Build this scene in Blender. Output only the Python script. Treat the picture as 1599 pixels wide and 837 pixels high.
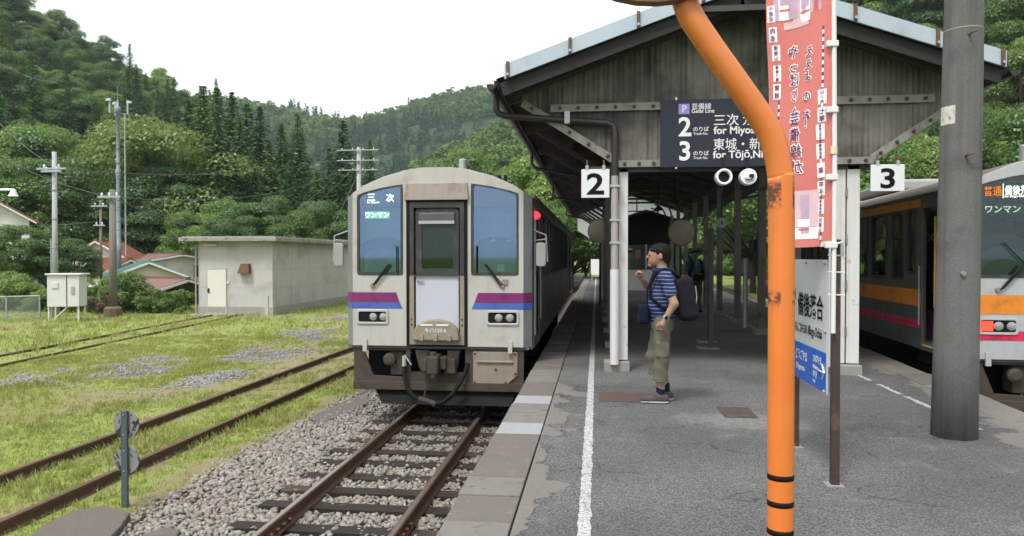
import bpy, math, random
import numpy as np
from mathutils import Vector, Matrix, noise as mnoise
R = math.radians
rnd = random.Random(7)
nrg = np.random.default_rng(11)
sc = bpy.context.scene
COL = sc.collection
for o in list(bpy.data.objects):
    bpy.data.objects.remove(o)

# ---------------------------------------------------------------- camera, sky, sun, exposure
CAM_H = 1.52
YAW, PITCH, FPX, PW, PH = R(6.54), R(-0.82), 1155.0, 1599.0, 837.0
cd = bpy.data.cameras.new('camera')
cam = bpy.data.objects.new('camera', cd)
COL.objects.link(cam)
cam.location = (0, 0, CAM_H)
cam.rotation_euler = (R(90) + PITCH, 0, YAW)
cd.sensor_width = 36.0
cd.lens = FPX / PW * 36.0
cd.clip_start, cd.clip_end = 0.05, 6000
sc.camera = cam

world = bpy.data.worlds.new('World')
sc.world = world
world.use_nodes = True
wn = world.node_tree
wn.nodes.clear()
sky = wn.nodes.new('ShaderNodeTexSky')
sky.sky_type = 'NISHITA'
sky.sun_disc = False
sky.sun_elevation = R(58)
sky.sun_rotation = R(205)
sky.dust_density = 6.0
sky.air_density = 1.0
hsv = wn.nodes.new('ShaderNodeHueSaturation')
hsv.inputs['Saturation'].default_value = 0.35
mixw = wn.nodes.new('ShaderNodeMix')
mixw.data_type = 'RGBA'
mixw.inputs[0].default_value = 0.72           # even cloud layer in front of the blue
mixw.inputs[7].default_value = (9.0, 9.35, 9.6, 1)
bgn = wn.nodes.new('ShaderNodeBackground')
bgn.inputs['Strength'].default_value = 0.088
wo = wn.nodes.new('ShaderNodeOutputWorld')
wn.links.new(sky.outputs[0], hsv.inputs['Color'])
wn.links.new(hsv.outputs[0], mixw.inputs[6])
wn.links.new(mixw.outputs[2], bgn.inputs['Color'])
wn.links.new(bgn.outputs[0], wo.inputs['Surface'])

sd = bpy.data.lights.new('sun', 'SUN')
sd.energy = 1.5
sd.angle = R(14)
sd.color = (1.0, 0.97, 0.92)
sun = bpy.data.objects.new('sun', sd)
COL.objects.link(sun)
sun.rotation_euler = (R(32), 0, R(-25))

sc.view_settings.view_transform = 'Standard'
sc.view_settings.look = 'None'
sc.view_settings.gamma = 1.0
sc.view_settings.exposure = 1.2
sc.view_settings.use_curve_mapping = False
sc.cycles.max_bounces = 7
sc.cycles.diffuse_bounces = 4
sc.cycles.transparent_max_bounces = 16
sc.cycles.use_denoising = True
sc.cycles.use_adaptive_sampling = True
sc.cycles.adaptive_threshold = 0.02

# ---------------------------------------------------------------- helpers
_F = Vector((-math.sin(YAW) * math.cos(PITCH), math.cos(YAW) * math.cos(PITCH), math.sin(PITCH)))
_Rt = Vector((math.cos(YAW), math.sin(YAW), 0))
_U = _Rt.cross(_F)

def ray(px, py):
    return _F + _Rt * ((px - PW / 2) / FPX) + _U * ((PH / 2 - py) / FPX)

def at(px, py, Y):
    d = ray(px, py)
    t = Y / d.y
    return Vector((0, 0, CAM_H)) + d * t

def ground_at(px, py, z):
    d = ray(px, py)
    t = (z - CAM_H) / d.z
    return Vector((0, 0, CAM_H)) + d * t

def tag(o, label=None, cat=None, group=None, kind=None):
    if label: o['label'] = label
    if cat: o['category'] = cat
    if group: o['group'] = group
    if kind: o['kind'] = kind
    return o

def empty(name, loc=(0, 0, 0), rz=0, parent=None):
    o = bpy.data.objects.new(name, None)
    COL.objects.link(o)
    o.location = loc
    o.rotation_euler = (0, 0, rz)
    o.empty_display_size = 0.1
    o.parent = parent
    return o

def thing(name, label, cat, loc=(0, 0, 0), rz=0, group=None):
    return tag(empty(name, loc, rz), label, cat, group)

def link(name, me, parent=None, loc=None):
    o = bpy.data.objects.new(name, me)
    COL.objects.link(o)
    o.parent = parent
    if loc is not None: o.location = loc
    return o

def copy_tree(o, parent=None):
    c = o.copy()
    COL.objects.link(c)
    c.parent = parent
    for ch in list(o.children):
        copy_tree(ch, c)
    return c

def mesh_np(name, V, Fq, mat, smooth=False):
    """numpy verts (n,3) and faces (m,k), all the same size"""
    me = bpy.data.meshes.new(name)
    V = np.asarray(V, dtype=np.float32)
    Fq = np.asarray(Fq, dtype=np.int32)
    k = Fq.shape[1]
    me.vertices.add(len(V))
    me.vertices.foreach_set('co', V.ravel())
    me.loops.add(Fq.size)
    me.loops.foreach_set('vertex_index', Fq.ravel())
    me.polygons.add(len(Fq))
    me.polygons.foreach_set('loop_start', np.arange(0, Fq.size, k, dtype=np.int32))
    me.polygons.foreach_set('loop_total', np.full(len(Fq), k, dtype=np.int32))
    if smooth:
        me.polygons.foreach_set('use_smooth', np.ones(len(Fq), dtype=bool))
    me.update(calc_edges=True)
    if mat: me.materials.append(mat)
    return me

class MB:
    def __init__(s):
        s.v, s.f = [], []
    def add(s, vs, fs):
        n = len(s.v)
        s.v += [tuple(p) for p in vs]
        s.f += [tuple(i + n for i in f) for f in fs]
        return s
    def box(s, x0, x1, y0, y1, z0, z1):
        return s.add([(x0, y0, z0), (x1, y0, z0), (x1, y1, z0), (x0, y1, z0), (x0, y0, z1), (x1, y0, z1), (x1, y1, z1), (x0, y1, z1)],
                     [(0, 3, 2, 1), (4, 5, 6, 7), (0, 1, 5, 4), (1, 2, 6, 5), (2, 3, 7, 6), (3, 0, 4, 7)])
    def bar(s, a, b, w, h, up=(0, 0, 1)):
        a, b = Vector(a), Vector(b)
        d = (b - a).normalized()
        u = Vector(up)
        if abs(d.dot(u)) > 0.98: u = Vector((0, 1, 0))
        sx = d.cross(u).normalized()
        sz = sx.cross(d).normalized()
        vs = []
        for p in (a, b):
            for i, j in ((-1, -1), (1, -1), (1, 1), (-1, 1)):
                vs.append(p + sx * (w / 2 * i) + sz * (h / 2 * j))
        return s.add(vs, [(3, 2, 1, 0), (4, 5, 6, 7), (0, 1, 5, 4), (1, 2, 6, 5), (2, 3, 7, 6), (3, 0, 4, 7)])
    def tube(s, pts, r, n=8, caps=True):
        pts = [Vector(p) for p in pts]
        rs = r if isinstance(r, (list, tuple)) else [r] * len(pts)
        rings = []
        ref = None
        for i, p in enumerate(pts):
            d = (pts[min(i + 1, len(pts) - 1)] - pts[max(i - 1, 0)]).normalized()
            if ref is None:
                ref = Vector((0, 0, 1)) if abs(d.z) < 0.9 else Vector((1, 0, 0))
            u = (ref - d * ref.dot(d)).normalized()
            ref = u
            w = d.cross(u)
            rings.append([p + (u * math.cos(2 * math.pi * k / n) + w * math.sin(2 * math.pi * k / n)) * rs[i] for k in range(n)])
        vs = [q for rg in rings for q in rg]
        fs = []
        for i in range(len(pts) - 1):
            for k in range(n):
                a, b = i * n + k, i * n + (k + 1) % n
                fs.append((a, b, b + n, a + n))
        if caps:
            fs.append(tuple(range(n - 1, -1, -1)))
            fs.append(tuple((len(pts) - 1) * n + k for k in range(n)))
        return s.add(vs, fs)
    def prism(s, poly, a0, a1, axis='y'):
        """polygon in the two other axes, extruded along axis"""
        def mk(p, q, t):
            return {'y': (p, t, q), 'x': (t, p, q), 'z': (p, q, t)}[axis]
        n = len(poly)
        vs = [mk(p, q, a0) for p, q in poly] + [mk(p, q, a1) for p, q in poly]
        fs = [tuple(range(n)), tuple(range(2 * n - 1, n - 1, -1))]
        for i in range(n):
            j = (i + 1) % n
            fs.append((i, i + n, j + n, j))
        return s.add(vs, fs)
    def ring(s, outer, inner, a0, a1, axis='y'):
        def mk(p, q, t):
            return {'y': (p, t, q), 'x': (t, p, q), 'z': (p, q, t)}[axis]
        n = len(outer)
        vs = []
        for t in (a0, a1):
            vs += [mk(p, q, t) for p, q in outer] + [mk(p, q, t) for p, q in inner]
        fs = []
        for i in range(n):
            j = (i + 1) % n
            fs.append((i, j, n + j, n + i))
            fs.append((2 * n + i, 3 * n + i, 3 * n + j, 2 * n + j))
            fs.append((i, 2 * n + i, 2 * n + j, j))
            fs.append((n + i, n + j, 3 * n + j, 3 * n + i))
        return s.add(vs, fs)
    def lathe(s, prof, n=16, c=(0, 0, 0), axis='z'):
        """prof: list of (radius, height)"""
        vs, fs = [], []
        for r, h in prof:
            for k in range(n):
                a = 2 * math.pi * k / n
                p = (r * math.cos(a), r * math.sin(a), h)
                if axis == 'y': p = (p[0], p[2], p[1])
                elif axis == 'x': p = (p[2], p[0], p[1])
                vs.append((p[0] + c[0], p[1] + c[1], p[2] + c[2]))
        for i in range(len(prof) - 1):
            for k in range(n):
                a, b = i * n + k, i * n + (k + 1) % n
                fs.append((a, b, b + n, a + n))
        fs.append(tuple(range(n - 1, -1, -1)))
        fs.append(tuple((len(prof) - 1) * n + k for k in range(n)))
        return s.add(vs, fs)
    def mesh(s, name, mat, smooth=False):
        me = bpy.data.meshes.new(name)
        me.from_pydata(s.v, [], s.f)
        me.update()
        if mat: me.materials.append(mat)
        bmx = __import__('bmesh').new()
        bmx.from_mesh(me)
        __import__('bmesh').ops.recalc_face_normals(bmx, faces=bmx.faces)
        bmx.to_mesh(me)
        bmx.free()
        if smooth:
            me.shade_smooth() if hasattr(me, 'shade_smooth') else None
            if smooth != 'all':
                me.set_sharp_from_angle(angle=R(40))
        return me
    def build(s, name, mat, parent=None, smooth=False, loc=None, bevel=0):
        o = link(name, s.mesh(name, mat, smooth), parent, loc)
        if bevel:
            m = o.modifiers.new('bevel', 'BEVEL')
            m.width = bevel
            m.segments = 2
            m.limit_method = 'ANGLE'
            m.angle_limit = R(50)
        return o

def rpoly(pts, r, n=4):
    out = []
    N = len(pts)
    for i in range(N):
        p = Vector(pts[i]); a = Vector(pts[i - 1]); b = Vector(pts[(i + 1) % N])
        da, db = (a - p), (b - p)
        k = min(r, da.length / 2.2, db.length / 2.2)
        s, e = p + da.normalized() * k, p + db.normalized() * k
        for j in range(n + 1):
            t = j / n
            q = s * (1 - t) ** 2 + p * (2 * t * (1 - t)) + e * t * t
            out.append((q.x, q.y))
    return out

def rect(x0, x1, z0, z1):
    return [(x0, z0), (x1, z0), (x1, z1), (x0, z1)]

def inset(pts, d):
    cx = sum(p[0] for p in pts) / len(pts); cz = sum(p[1] for p in pts) / len(pts)
    w = max(p[0] for p in pts) - min(p[0] for p in pts)
    h = max(p[1] for p in pts) - min(p[1] for p in pts)
    return [(cx + (p[0] - cx) * (1 - 2 * d / w), cz + (p[1] - cz) * (1 - 2 * d / h)) for p in pts]

# ---------------------------------------------------------------- materials
class NT:
    def __init__(s, name):
        s.mat = bpy.data.materials.new(name)
        s.mat.use_nodes = True
        s.t = s.mat.node_tree
        s.t.nodes.clear()
    def n(s, typ, props=None, **ins):
        nd = s.t.nodes.new('ShaderNode' + typ)
        for k, v in (props or {}).items(): setattr(nd, k, v)
        for k, v in ins.items():
            key = int(k[1:]) if k[0] == '_' and k[1:].isdigit() else k.replace('_', ' ')
            s.set(nd.inputs[key], v)
        return nd
    def set(s, sock, v):
        if isinstance(v, bpy.types.NodeSocket): s.t.links.new(v, sock)
        elif isinstance(v, (tuple, list)) and len(v) == 3 and sock.type == 'RGBA': sock.default_value = (*v, 1)
        else: sock.default_value = v
    def noise(s, vec, scale, detail=4, rough=0.6):
        return s.n('TexNoise', Vector=vec, Scale=scale, Detail=detail, Roughness=rough).outputs[0]
    def ramp(s, fac, lo, hi):
        return s.n('MapRange', {'interpolation_type': 'SMOOTHSTEP'}, Value=fac, From_Min=lo, From_Max=hi).outputs[0]
    def mix(s, fac, a, b):
        nd = s.t.nodes.new('ShaderNodeMix')
        nd.data_type = 'RGBA'
        s.set(nd.inputs[0], fac); s.set(nd.inputs[6], a); s.set(nd.inputs[7], b)
        return nd.outputs[2]
    def math(s, op, a, b=0.0, c=None):
        nd = s.t.nodes.new('ShaderNodeMath')
        nd.operation = op
        s.set(nd.inputs[0], a); s.set(nd.inputs[1], b)
        if c is not None: s.set(nd.inputs[2], c)
        return nd.outputs[0]
    def out(s, sh):
        o = s.n('OutputMaterial')
        s.t.links.new(sh, o.inputs['Surface'])
        return s.mat

def dim(c, k): return tuple(x * k for x in c)

_cache = {}
def M(name, col, rough=0.6, metal=0.0, var=0.18, vs=3.0, dirt=None, ds=2.5, dlo=0.5, dhi=0.7, streak=0.0, sdir='z',
      bump=0.0, bs=60.0, spec=0.4, obj=False, grain=0.0, gs=200.0, coat=0.0):
    if name in _cache: return _cache[name]
    s = NT(name)
    vec = s.n('TexCoord').outputs['Object'] if obj else s.n('NewGeometry').outputs['Position']
    v1 = s.noise(vec, vs, 5, 0.62)
    c = s.mix(v1, dim(col, 1 - var), dim(col, 1 + var))
    if grain:
        g = s.noise(vec, gs, 2, 0.5)
        c = s.mix(g, s.mix(grain, c, (0, 0, 0)), s.mix(grain * 0.5, c, (0.9, 0.9, 0.88)))
    if dirt:
        d = s.ramp(s.noise(vec, ds, 6, 0.65), dlo, dhi)
        c = s.mix(d, c, dirt)
    if streak:
        mp = s.n('Mapping', Vector=vec)
        mp.inputs['Scale'].default_value = (14, 14, 0.35) if sdir == 'z' else ((0.35, 14, 14) if sdir == 'x' else (14, 0.35, 14))
        st = s.ramp(s.noise(mp.outputs[0], 1.0, 4, 0.6), 0.42, 0.75)
        c = s.mix(s.math('MULTIPLY', st, streak), c, dirt or dim(col, 0.35))
    kw = {}
    p = s.n('BsdfPrincipled', Base_Color=c, Roughness=rough, Metallic=metal, **kw)
    p.inputs['Specular IOR Level'].default_value = spec
    if coat:
        p.inputs['Coat Weight'].default_value = coat
        p.inputs['Coat Roughness'].default_value = 0.1
    rr = s.n('MapRange', Value=v1, From_Min=0.3, From_Max=0.7, To_Min=max(0.02, rough - 0.08), To_Max=min(1, rough + 0.1)).outputs[0]
    s.set(p.inputs['Roughness'], rr)
    if bump:
        b = s.n('Bump', Strength=bump, Distance=0.02, Height=s.noise(vec, bs, 4, 0.6))
        s.set(p.inputs['Normal'], b.outputs[0])
    _cache[name] = s.out(p.outputs[0])
    return _cache[name]

def emit(name, col, k):
    if name in _cache: return _cache[name]
    s = NT(name)
    _cache[name] = s.out(s.n('Emission', Color=col, Strength=k).outputs[0])
    return _cache[name]

def glassmat(name, tint, gloss, fac, rough=0.03):
    s = NT(name)
    tr = s.n('BsdfTransparent', Color=tint).outputs[0]
    gl = s.n('BsdfGlossy', Color=gloss, Roughness=rough).outputs[0]
    lw = s.n('LayerWeight', Blend=0.25).outputs['Fresnel']
    f = s.math('MINIMUM', s.math('ADD', lw, fac), 1.0)
    mx = s.n('MixShader')
    s.set(mx.inputs[0], f); s.set(mx.inputs[1], tr); s.set(mx.inputs[2], gl)
    return s.out(mx.outputs[0])

def leafmat(name, ca, cb, cc=None, ns=0.5, trans=0.5):
    s = NT(name)
    oi = s.n('ObjectInfo').outputs['Random']
    isl = s.n('NewGeometry').outputs['Random Per Island']
    vec = s.n('TexCoord').outputs['Object']
    nz = s.noise(vec, ns, 2, 0.5)
    f = s.math('ADD', s.math('MULTIPLY', oi, 0.5), s.math('MULTIPLY', isl, 0.25))
    f = s.math('ADD', f, s.math('MULTIPLY', s.math('SUBTRACT', nz, 0.37), 0.9))
    c = s.mix(s.ramp(f, 0.0, 1.0), ca, cb)
    if cc: c = s.mix(s.ramp(s.math('FRACT', s.math('MULTIPLY', oi, 7.31)), 0.72, 0.95), c, cc)
    d = s.n('BsdfDiffuse', Color=c).outputs[0]
    t = s.n('BsdfTranslucent', Color=c).outputs[0]
    g = s.n('BsdfGlossy', Color=(0.9, 0.95, 0.9), Roughness=0.45).outputs[0]
    m1 = s.n('MixShader', Fac=trans); s.set(m1.inputs[1], d); s.set(m1.inputs[2], t)
    m2 = s.n('MixShader', Fac=0.04); s.set(m2.inputs[1], m1.outputs[0]); s.set(m2.inputs[2], g)
    return s.out(m2.outputs[0])

def text(name, body, h, mat, parent=None, loc=(0, 0, 0), rot=(R(90), 0, 0), align='L', bold=0.0, sx=1.0, mirror=False, ext=0.001):
    c = bpy.data.curves.new(name, 'FONT')
    c.body = body
    c.size = h
    c.offset = bold * h
    c.resolution_u = 3
    c.extrude = ext
    t = bpy.data.objects.new(name, c)
    me = bpy.data.meshes.new_from_object(t)
    bpy.data.objects.remove(t)
    n = len(me.vertices)
    co = np.empty(n * 3, np.float32)
    me.vertices.foreach_get('co', co)
    co = co.reshape(-1, 3)
    if n:
        x0, x1 = co[:, 0].min(), co[:, 0].max()
        co[:, 0] -= {'L': 0, 'C': (x0 + x1) / 2, 'R': x1}[align]
    co[:, 0] *= sx * (-1 if mirror else 1)
    me.vertices.foreach_set('co', co.ravel())
    me.materials.clear()
    me.materials.append(mat)
    me.name = name
    me.update()
    o = link(name, me, parent, loc)
    o.rotation_euler = rot
    return o

def wire(a, b, sag, r=0.008, n=14):
    a, b = Vector(a), Vector(b)
    pts = []
    for i in range(n + 1):
        t = i / n
        p = a.lerp(b, t)
        p.z -= sag * 4 * t * (1 - t)
        pts.append(p)
    return MB().tube(pts, r, 5)

def fb(x, y, s, seed=0.0, o=4):
    return mnoise.fractal(Vector((x * s + seed, y * s - seed * 0.7, seed * 1.3)), 1.0, 2.0, o)

def smooth01(t):
    t = min(1, max(0, t))
    return t * t * (3 - 2 * t)

def interp(x, tab):
    return float(np.interp(x, [p[0] for p in tab], [p[1] for p in tab]))

# metals and paints used in many places
MT = dict(
    white_paint=M('aged_white_paint', (0.55, 0.55, 0.53), 0.5, dirt=(0.32, 0.27, 0.2), ds=5, dlo=0.6, dhi=0.8, streak=0.25),
    concrete=M('concrete', (0.22, 0.205, 0.185), 0.9, var=0.25, dirt=(0.2, 0.18, 0.15), ds=2, bump=0.3, bs=90, grain=0.12),
    rust=M('rusty_steel', (0.13, 0.06, 0.035), 0.8, var=0.4, vs=20, bump=0.3),
    dark=M('dark_steel', (0.016, 0.015, 0.014), 0.6, var=0.3, spec=.2),
    black=M('black_rubber', (0.010, 0.010, 0.011), 0.7, var=0.2, spec=.1),
    galv=M('galvanised_steel', (0.34, 0.36, 0.375), 0.45, metal=0.5, var=0.2, vs=12),
    brown=M('brown_painted_steel', (0.045, 0.032, 0.03), 0.55, var=0.3),
    white=M('plain_white', (0.6, 0.6, 0.58), 0.5, var=0.08),
    ink=M('black_ink', (0.006, 0.006, 0.007), 0.6, var=0.05, spec=.1),
)
HAZE = 0.00021
RAIL_Z = CAM_H - 2.32      # rail head of the main track
GZ = RAIL_Z - 0.16         # yard ground level

# ================================================================ terrain
T_LEFT = [(-75, 70), (-60, 70), (-41.2, 56), (-37.7, 48), (-33.4, 43), (-29.9, 38), (-27, 32), (-23, 15), (-18.7, 4), (-15, 0)]
T_FAR = [(-60, 110), (-32, 122), (-26.5, 122), (-23.5, 119), (-19.7, 113), (-18, 112), (-16.3, 116), (-13.9, 129), (-7.5, 142), (0, 150), (20, 150), (60, 120)]
T_MID = [(-20, 0), (-16.3, 24), (-12.4, 40), (-7.5, 54), (-1.6, 62), (10, 66), (30, 60), (60, 50)]
T_RIGHT = [(2, 0), (8, 24), (14, 58), (22, 78), (40, 85), (75, 80)]

def hill(x, y):
    r = math.hypot(x, y)
    az = math.degrees(math.atan2(x, y))
    if abs(az) > 80: return 0.0
    fade = min(1, (80 - abs(az)) / 15)
    h = interp(az, T_LEFT) * smooth01((r - 78) / 150) if az < -15 else 0
    if az < -15 and r > 228: h *= 1 - 0.25 * smooth01((r - 228) / 90)
    far = interp(az, T_FAR) * smooth01((r - 330) / 330)
    mid = interp(az, T_MID) * (max(0, min(1, (r - 165) / 170)) ** 1.1) if az > -20 else 0
    if r > 335: mid *= 1 - 0.5 * smooth01((r - 335) / 100)
    rt = interp(az, T_RIGHT) * smooth01((r - (135 if az < 13 else max(58, 135 - (az - 13) * 18))) / 120) if az > 2 else 0
    h = max(h, far, mid, rt)
    if h > 1: h += fb(x, y, 0.02, 3.1, 3) * min(6, h * 0.15)
    return h * fade

def ground_mat():
    s = NT('ground_soil_and_grass')
    pos = s.n('NewGeometry').outputs['Position']
    n1 = s.noise(pos, 0.35, 6, 0.65)
    n2 = s.noise(pos, 3.0, 5, 0.7)
    c = s.mix(s.ramp(n1, 0.4, 0.62), (0.20, 0.26, 0.065), (0.14, 0.20, 0.045))
    c = s.mix(s.ramp(n2, 0.5, 0.75), c, (0.17, 0.18, 0.06))
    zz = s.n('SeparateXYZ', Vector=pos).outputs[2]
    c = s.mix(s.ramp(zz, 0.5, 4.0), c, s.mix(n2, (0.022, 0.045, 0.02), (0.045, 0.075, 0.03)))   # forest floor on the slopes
    p = s.n('BsdfPrincipled', Base_Color=c, Roughness=0.95)
    p.inputs['Specular IOR Level'].default_value = 0.1
    return s.out(p.outputs[0])

rs = list(np.linspace(0, 60, 13)) + list(np.linspace(66, 360, 60)) + list(np.linspace(370, 720, 40)) + [800, 1000, 1500, 2500, 4500]
azs = np.radians(np.concatenate([np.arange(-180, -82, 6), np.arange(-82, 82, 1.25), np.arange(82, 180, 6)]))
V, nA = [], len(azs)
for r in rs:
    for a in azs:
        x, y = r * math.sin(a), r * math.cos(a)
        z = GZ - 0.06 + (hill(x, y) if r > 50 else 0)
        V.append((x, y, z))
Fq = []
for i in range(len(rs) - 1):
    for k in range(nA):
        k2 = (k + 1) % nA
        Fq.append((i * nA + k, (i + 1) * nA + k, (i + 1) * nA + k2, i * nA + k2))
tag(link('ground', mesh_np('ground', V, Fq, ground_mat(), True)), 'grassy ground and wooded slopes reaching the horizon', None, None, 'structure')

# ---------------------------------------------------------------- yard left of the platform: sheet with a grass / gravel map
GRAV = [(-10.2, 15.5, 1.6, 1.8), (-8.4, 18.0, 1.2, 2.6), (-9.2, 23.5, 1.2, 2.2), (-7.9, 14.5, .7, 1.6), (-10.4, 30, 1.0, 2.0), (-11.6, 13.5, .8, .8)]
def gravel(x, y):
    g = 0
    for cx, cy, sx, sy in GRAV:
        g = max(g, math.exp(-((x - cx) / sx) ** 2 - ((y - cy) / sy) ** 2))
    g = g * 1.05 + fb(x, y, 1.3, 5.0) * 0.75 - 0.42
    return min(1, max(0, g * 1.6))

def ballast_edge(y):
    return -4.25 + 0.34 * fb(0.0, y, 0.55, 2.0) + 0.02 * max(0, y - 7) + (0.12 * (7.5 - y) if y < 7.5 else 0) * -0.6

def grassy(x, y):
    g = 0.57 + fb(x, y, 0.35, 1.0) * 0.45 + fb(x, y, 1.7, 9.0) * 0.3
    g -= gravel(x, y) * 1.2
    d = x - ballast_edge(y)
    if d > -0.5: g -= (d + 0.5) * 1.9
    for cx in (-5.87,):
        if abs(x - cx) < 0.75: g -= 0.10
    return min(1, max(0, g))

def zone(x, y):
    return gravel(x, y), grassy(x, y)

def yard_mat():
    s = NT('yard_grass_and_gravel')
    pos = s.n('NewGeometry').outputs['Position']
    gr = s.n('Attribute', {'attribute_name': 'grass'}).outputs['Fac']
    gv = s.n('Attribute', {'attribute_name': 'gravel'}).outputs['Fac']
    n1 = s.noise(pos, 1.3, 6, 0.7)
    n2 = s.noise(pos, 22, 4, 0.7)
    dry = s.mix(n2, (0.13, 0.11, 0.06), (0.31, 0.275, 0.15))
    grn = s.mix(n2, (0.12, 0.16, 0.035), (0.30, 0.345, 0.10))
    c = s.mix(s.ramp(s.math('ADD', gr, s.math('MULTIPLY', s.math('SUBTRACT', n1, 0.5), 0.7)), 0.25, 0.6), dry, grn)
    vor = s.n('TexVoronoi', Vector=pos, Scale=24.0)
    peb = s.mix(s.n('SeparateColor', Color=vor.outputs['Color']).outputs[0], (0.15, 0.14, 0.125), (0.36, 0.35, 0.33))
    peb = s.mix(s.ramp(vor.outputs['Distance'], 0.25, 0.6), peb, (0.1, 0.09, 0.07))
    c = s.mix(s.ramp(s.math('ADD', gv, s.math('MULTIPLY', s.math('SUBTRACT', n2, 0.5), 0.9)), 0.35, 0.75), c, peb)
    p = s.n('BsdfPrincipled', Base_Color=c, Roughness=0.95)
    p.inputs['Specular IOR Level'].default_value = 0.15
    b = s.n('Bump', Strength=0.7, Distance=0.04, Height=s.noise(pos, 30, 5, 0.7))
    s.set(p.inputs['Normal'], b.outputs[0])
    return s.out(p.outputs[0])

xs = np.concatenate([np.arange(-34, -14, 0.6), np.arange(-14, -3.5, 0.2)])
ys = np.concatenate([np.arange(-2, 26, 0.2), np.arange(26, 75, 0.8)])
V, ga, gb = [], [], []
for y in ys:
    for x in xs:
        gv, gr = zone(x, y)
        z = GZ + 0.03 * fb(x, y, 0.5, 4.0)
        if x > -4.5: z = GZ - 0.02 - 0.12 * min(1, (x + 4.5) / .5)
        V.append((x, y, z)); ga.append(gr); gb.append(gv)
nx = len(xs)
Fq = [(j * nx + i, j * nx + i + 1, (j + 1) * nx + i + 1, (j + 1) * nx + i) for j in range(len(ys) - 1) for i in range(nx - 1)]
ym = mesh_np('yard', V, Fq, yard_mat(), True)
for nm, dat in (('grass', ga), ('gravel', gb)):
    at_ = ym.attributes.new(nm, 'FLOAT', 'POINT')
    at_.data.foreach_set('value', np.array(dat, np.float32))
tag(link('yard_ground', ym), 'patchy grass and gravel of the old goods yard', None, None, 'structure')

# grass blades
def grass_blades(n_tuft, xr, yr, hmul, seed, blades=6, keep=None):
    rg = np.random.default_rng(seed)
    V, Fc = [], []
    xs_ = rg.uniform(*xr, n_tuft); ys_ = rg.uniform(*yr, n_tuft)
    for x, y in zip(xs_, ys_):
        if keep and not keep(x, y): continue
        g = grassy(x, y)
        if rg.random() > g * 1.35: continue
        lush = 0.6 + 0.9 * max(0, fb(x, y, 0.6, 7.0) + 0.25)
        for b in range(blades):
            h = hmul * lush * rg.uniform(0.03, 0.12)
            a = rg.uniform(0, 6.283); w = rg.uniform(0.004, 0.009) * (0.6 + hmul * 0.5)
            bx, by = x + rg.normal(0, 0.035 * hmul), y + rg.normal(0, 0.035 * hmul)
            ln = rg.uniform(0.2, 0.8) * h
            dx, dy = math.cos(a), math.sin(a)
            n = len(V)
            z = GZ - 0.01
            V += [(bx - dy * w, by + dx * w, z), (bx + dy * w, by - dx * w, z), (bx + dx * ln * .4 + dy * w * .6, by + dy * ln * .4 - dx * w * .6, z + h * .6), (bx + dx * ln, by + dy * ln, z + h)]
            Fc += [(n, n + 1, n + 2), (n, n + 2, n + 3)]
    return V, Fc

def grass_mat():
    s = NT('grass_blades')
    isl = s.n('NewGeometry').outputs['Random Per Island']
    pos = s.n('NewGeometry').outputs['Position']
    nz = s.noise(pos, 0.7, 4, 0.6)
    f = s.math('ADD', s.math('MULTIPLY', isl, 0.5), s.math('MULTIPLY', s.ramp(nz, 0.3, 0.7), 0.5))
    c = s.mix(f, (0.165, 0.22, 0.042), (0.37, 0.425, 0.12))
    c = s.mix(s.ramp(s.math('FRACT', s.math('MULTIPLY', isl, 13.7)), 0.62, 0.8), c, (0.36, 0.30, 0.15))
    d = s.n('BsdfDiffuse', Color=c).outputs[0]
    t = s.n('BsdfTranslucent', Color=c).outputs[0]
    m = s.n('MixShader', Fac=0.4); s.set(m.inputs[1], d); s.set(m.inputs[2], t)
    return s.out(m.outputs[0])
GM = grass_mat()
V, Fc = grass_blades(34000, (-13.5, -4.0), (5.5, 22), 0.9, 1, 6)
tag(link('grass', mesh_np('grass', V, Fc, GM)), 'short patchy grass between the rusty sidings', 'grass', None, 'stuff')
V, Fc = grass_blades(14000, (-31, -5.2), (16, 46), 1.9, 2, 5, lambda x, y: y > 22 or x < -13.5)
tag(link('grass', mesh_np('grass', V, Fc, GM)), 'far grass of the goods yard by the concrete hut', 'grass', None, 'stuff')

V, Fc = grass_blades(7000, (4.5, 32), (28, 78), 2.2, 3, 5, lambda x, y: x > 8.5 + .056 * y)
V2, Fc2 = grass_blades(4000, (-9, 7), (59, 92), 2.2, 4, 5, lambda x, y: abs(x + 2.27) > 1.6)
n_ = len(V); V += V2; Fc += [tuple(i + n_ for i in f) for f in Fc2]
tag(link('grass', mesh_np('grass', V, Fc, GM)), 'bright field grass beyond the platform end and right hand track', 'grass', None, 'stuff')

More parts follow.
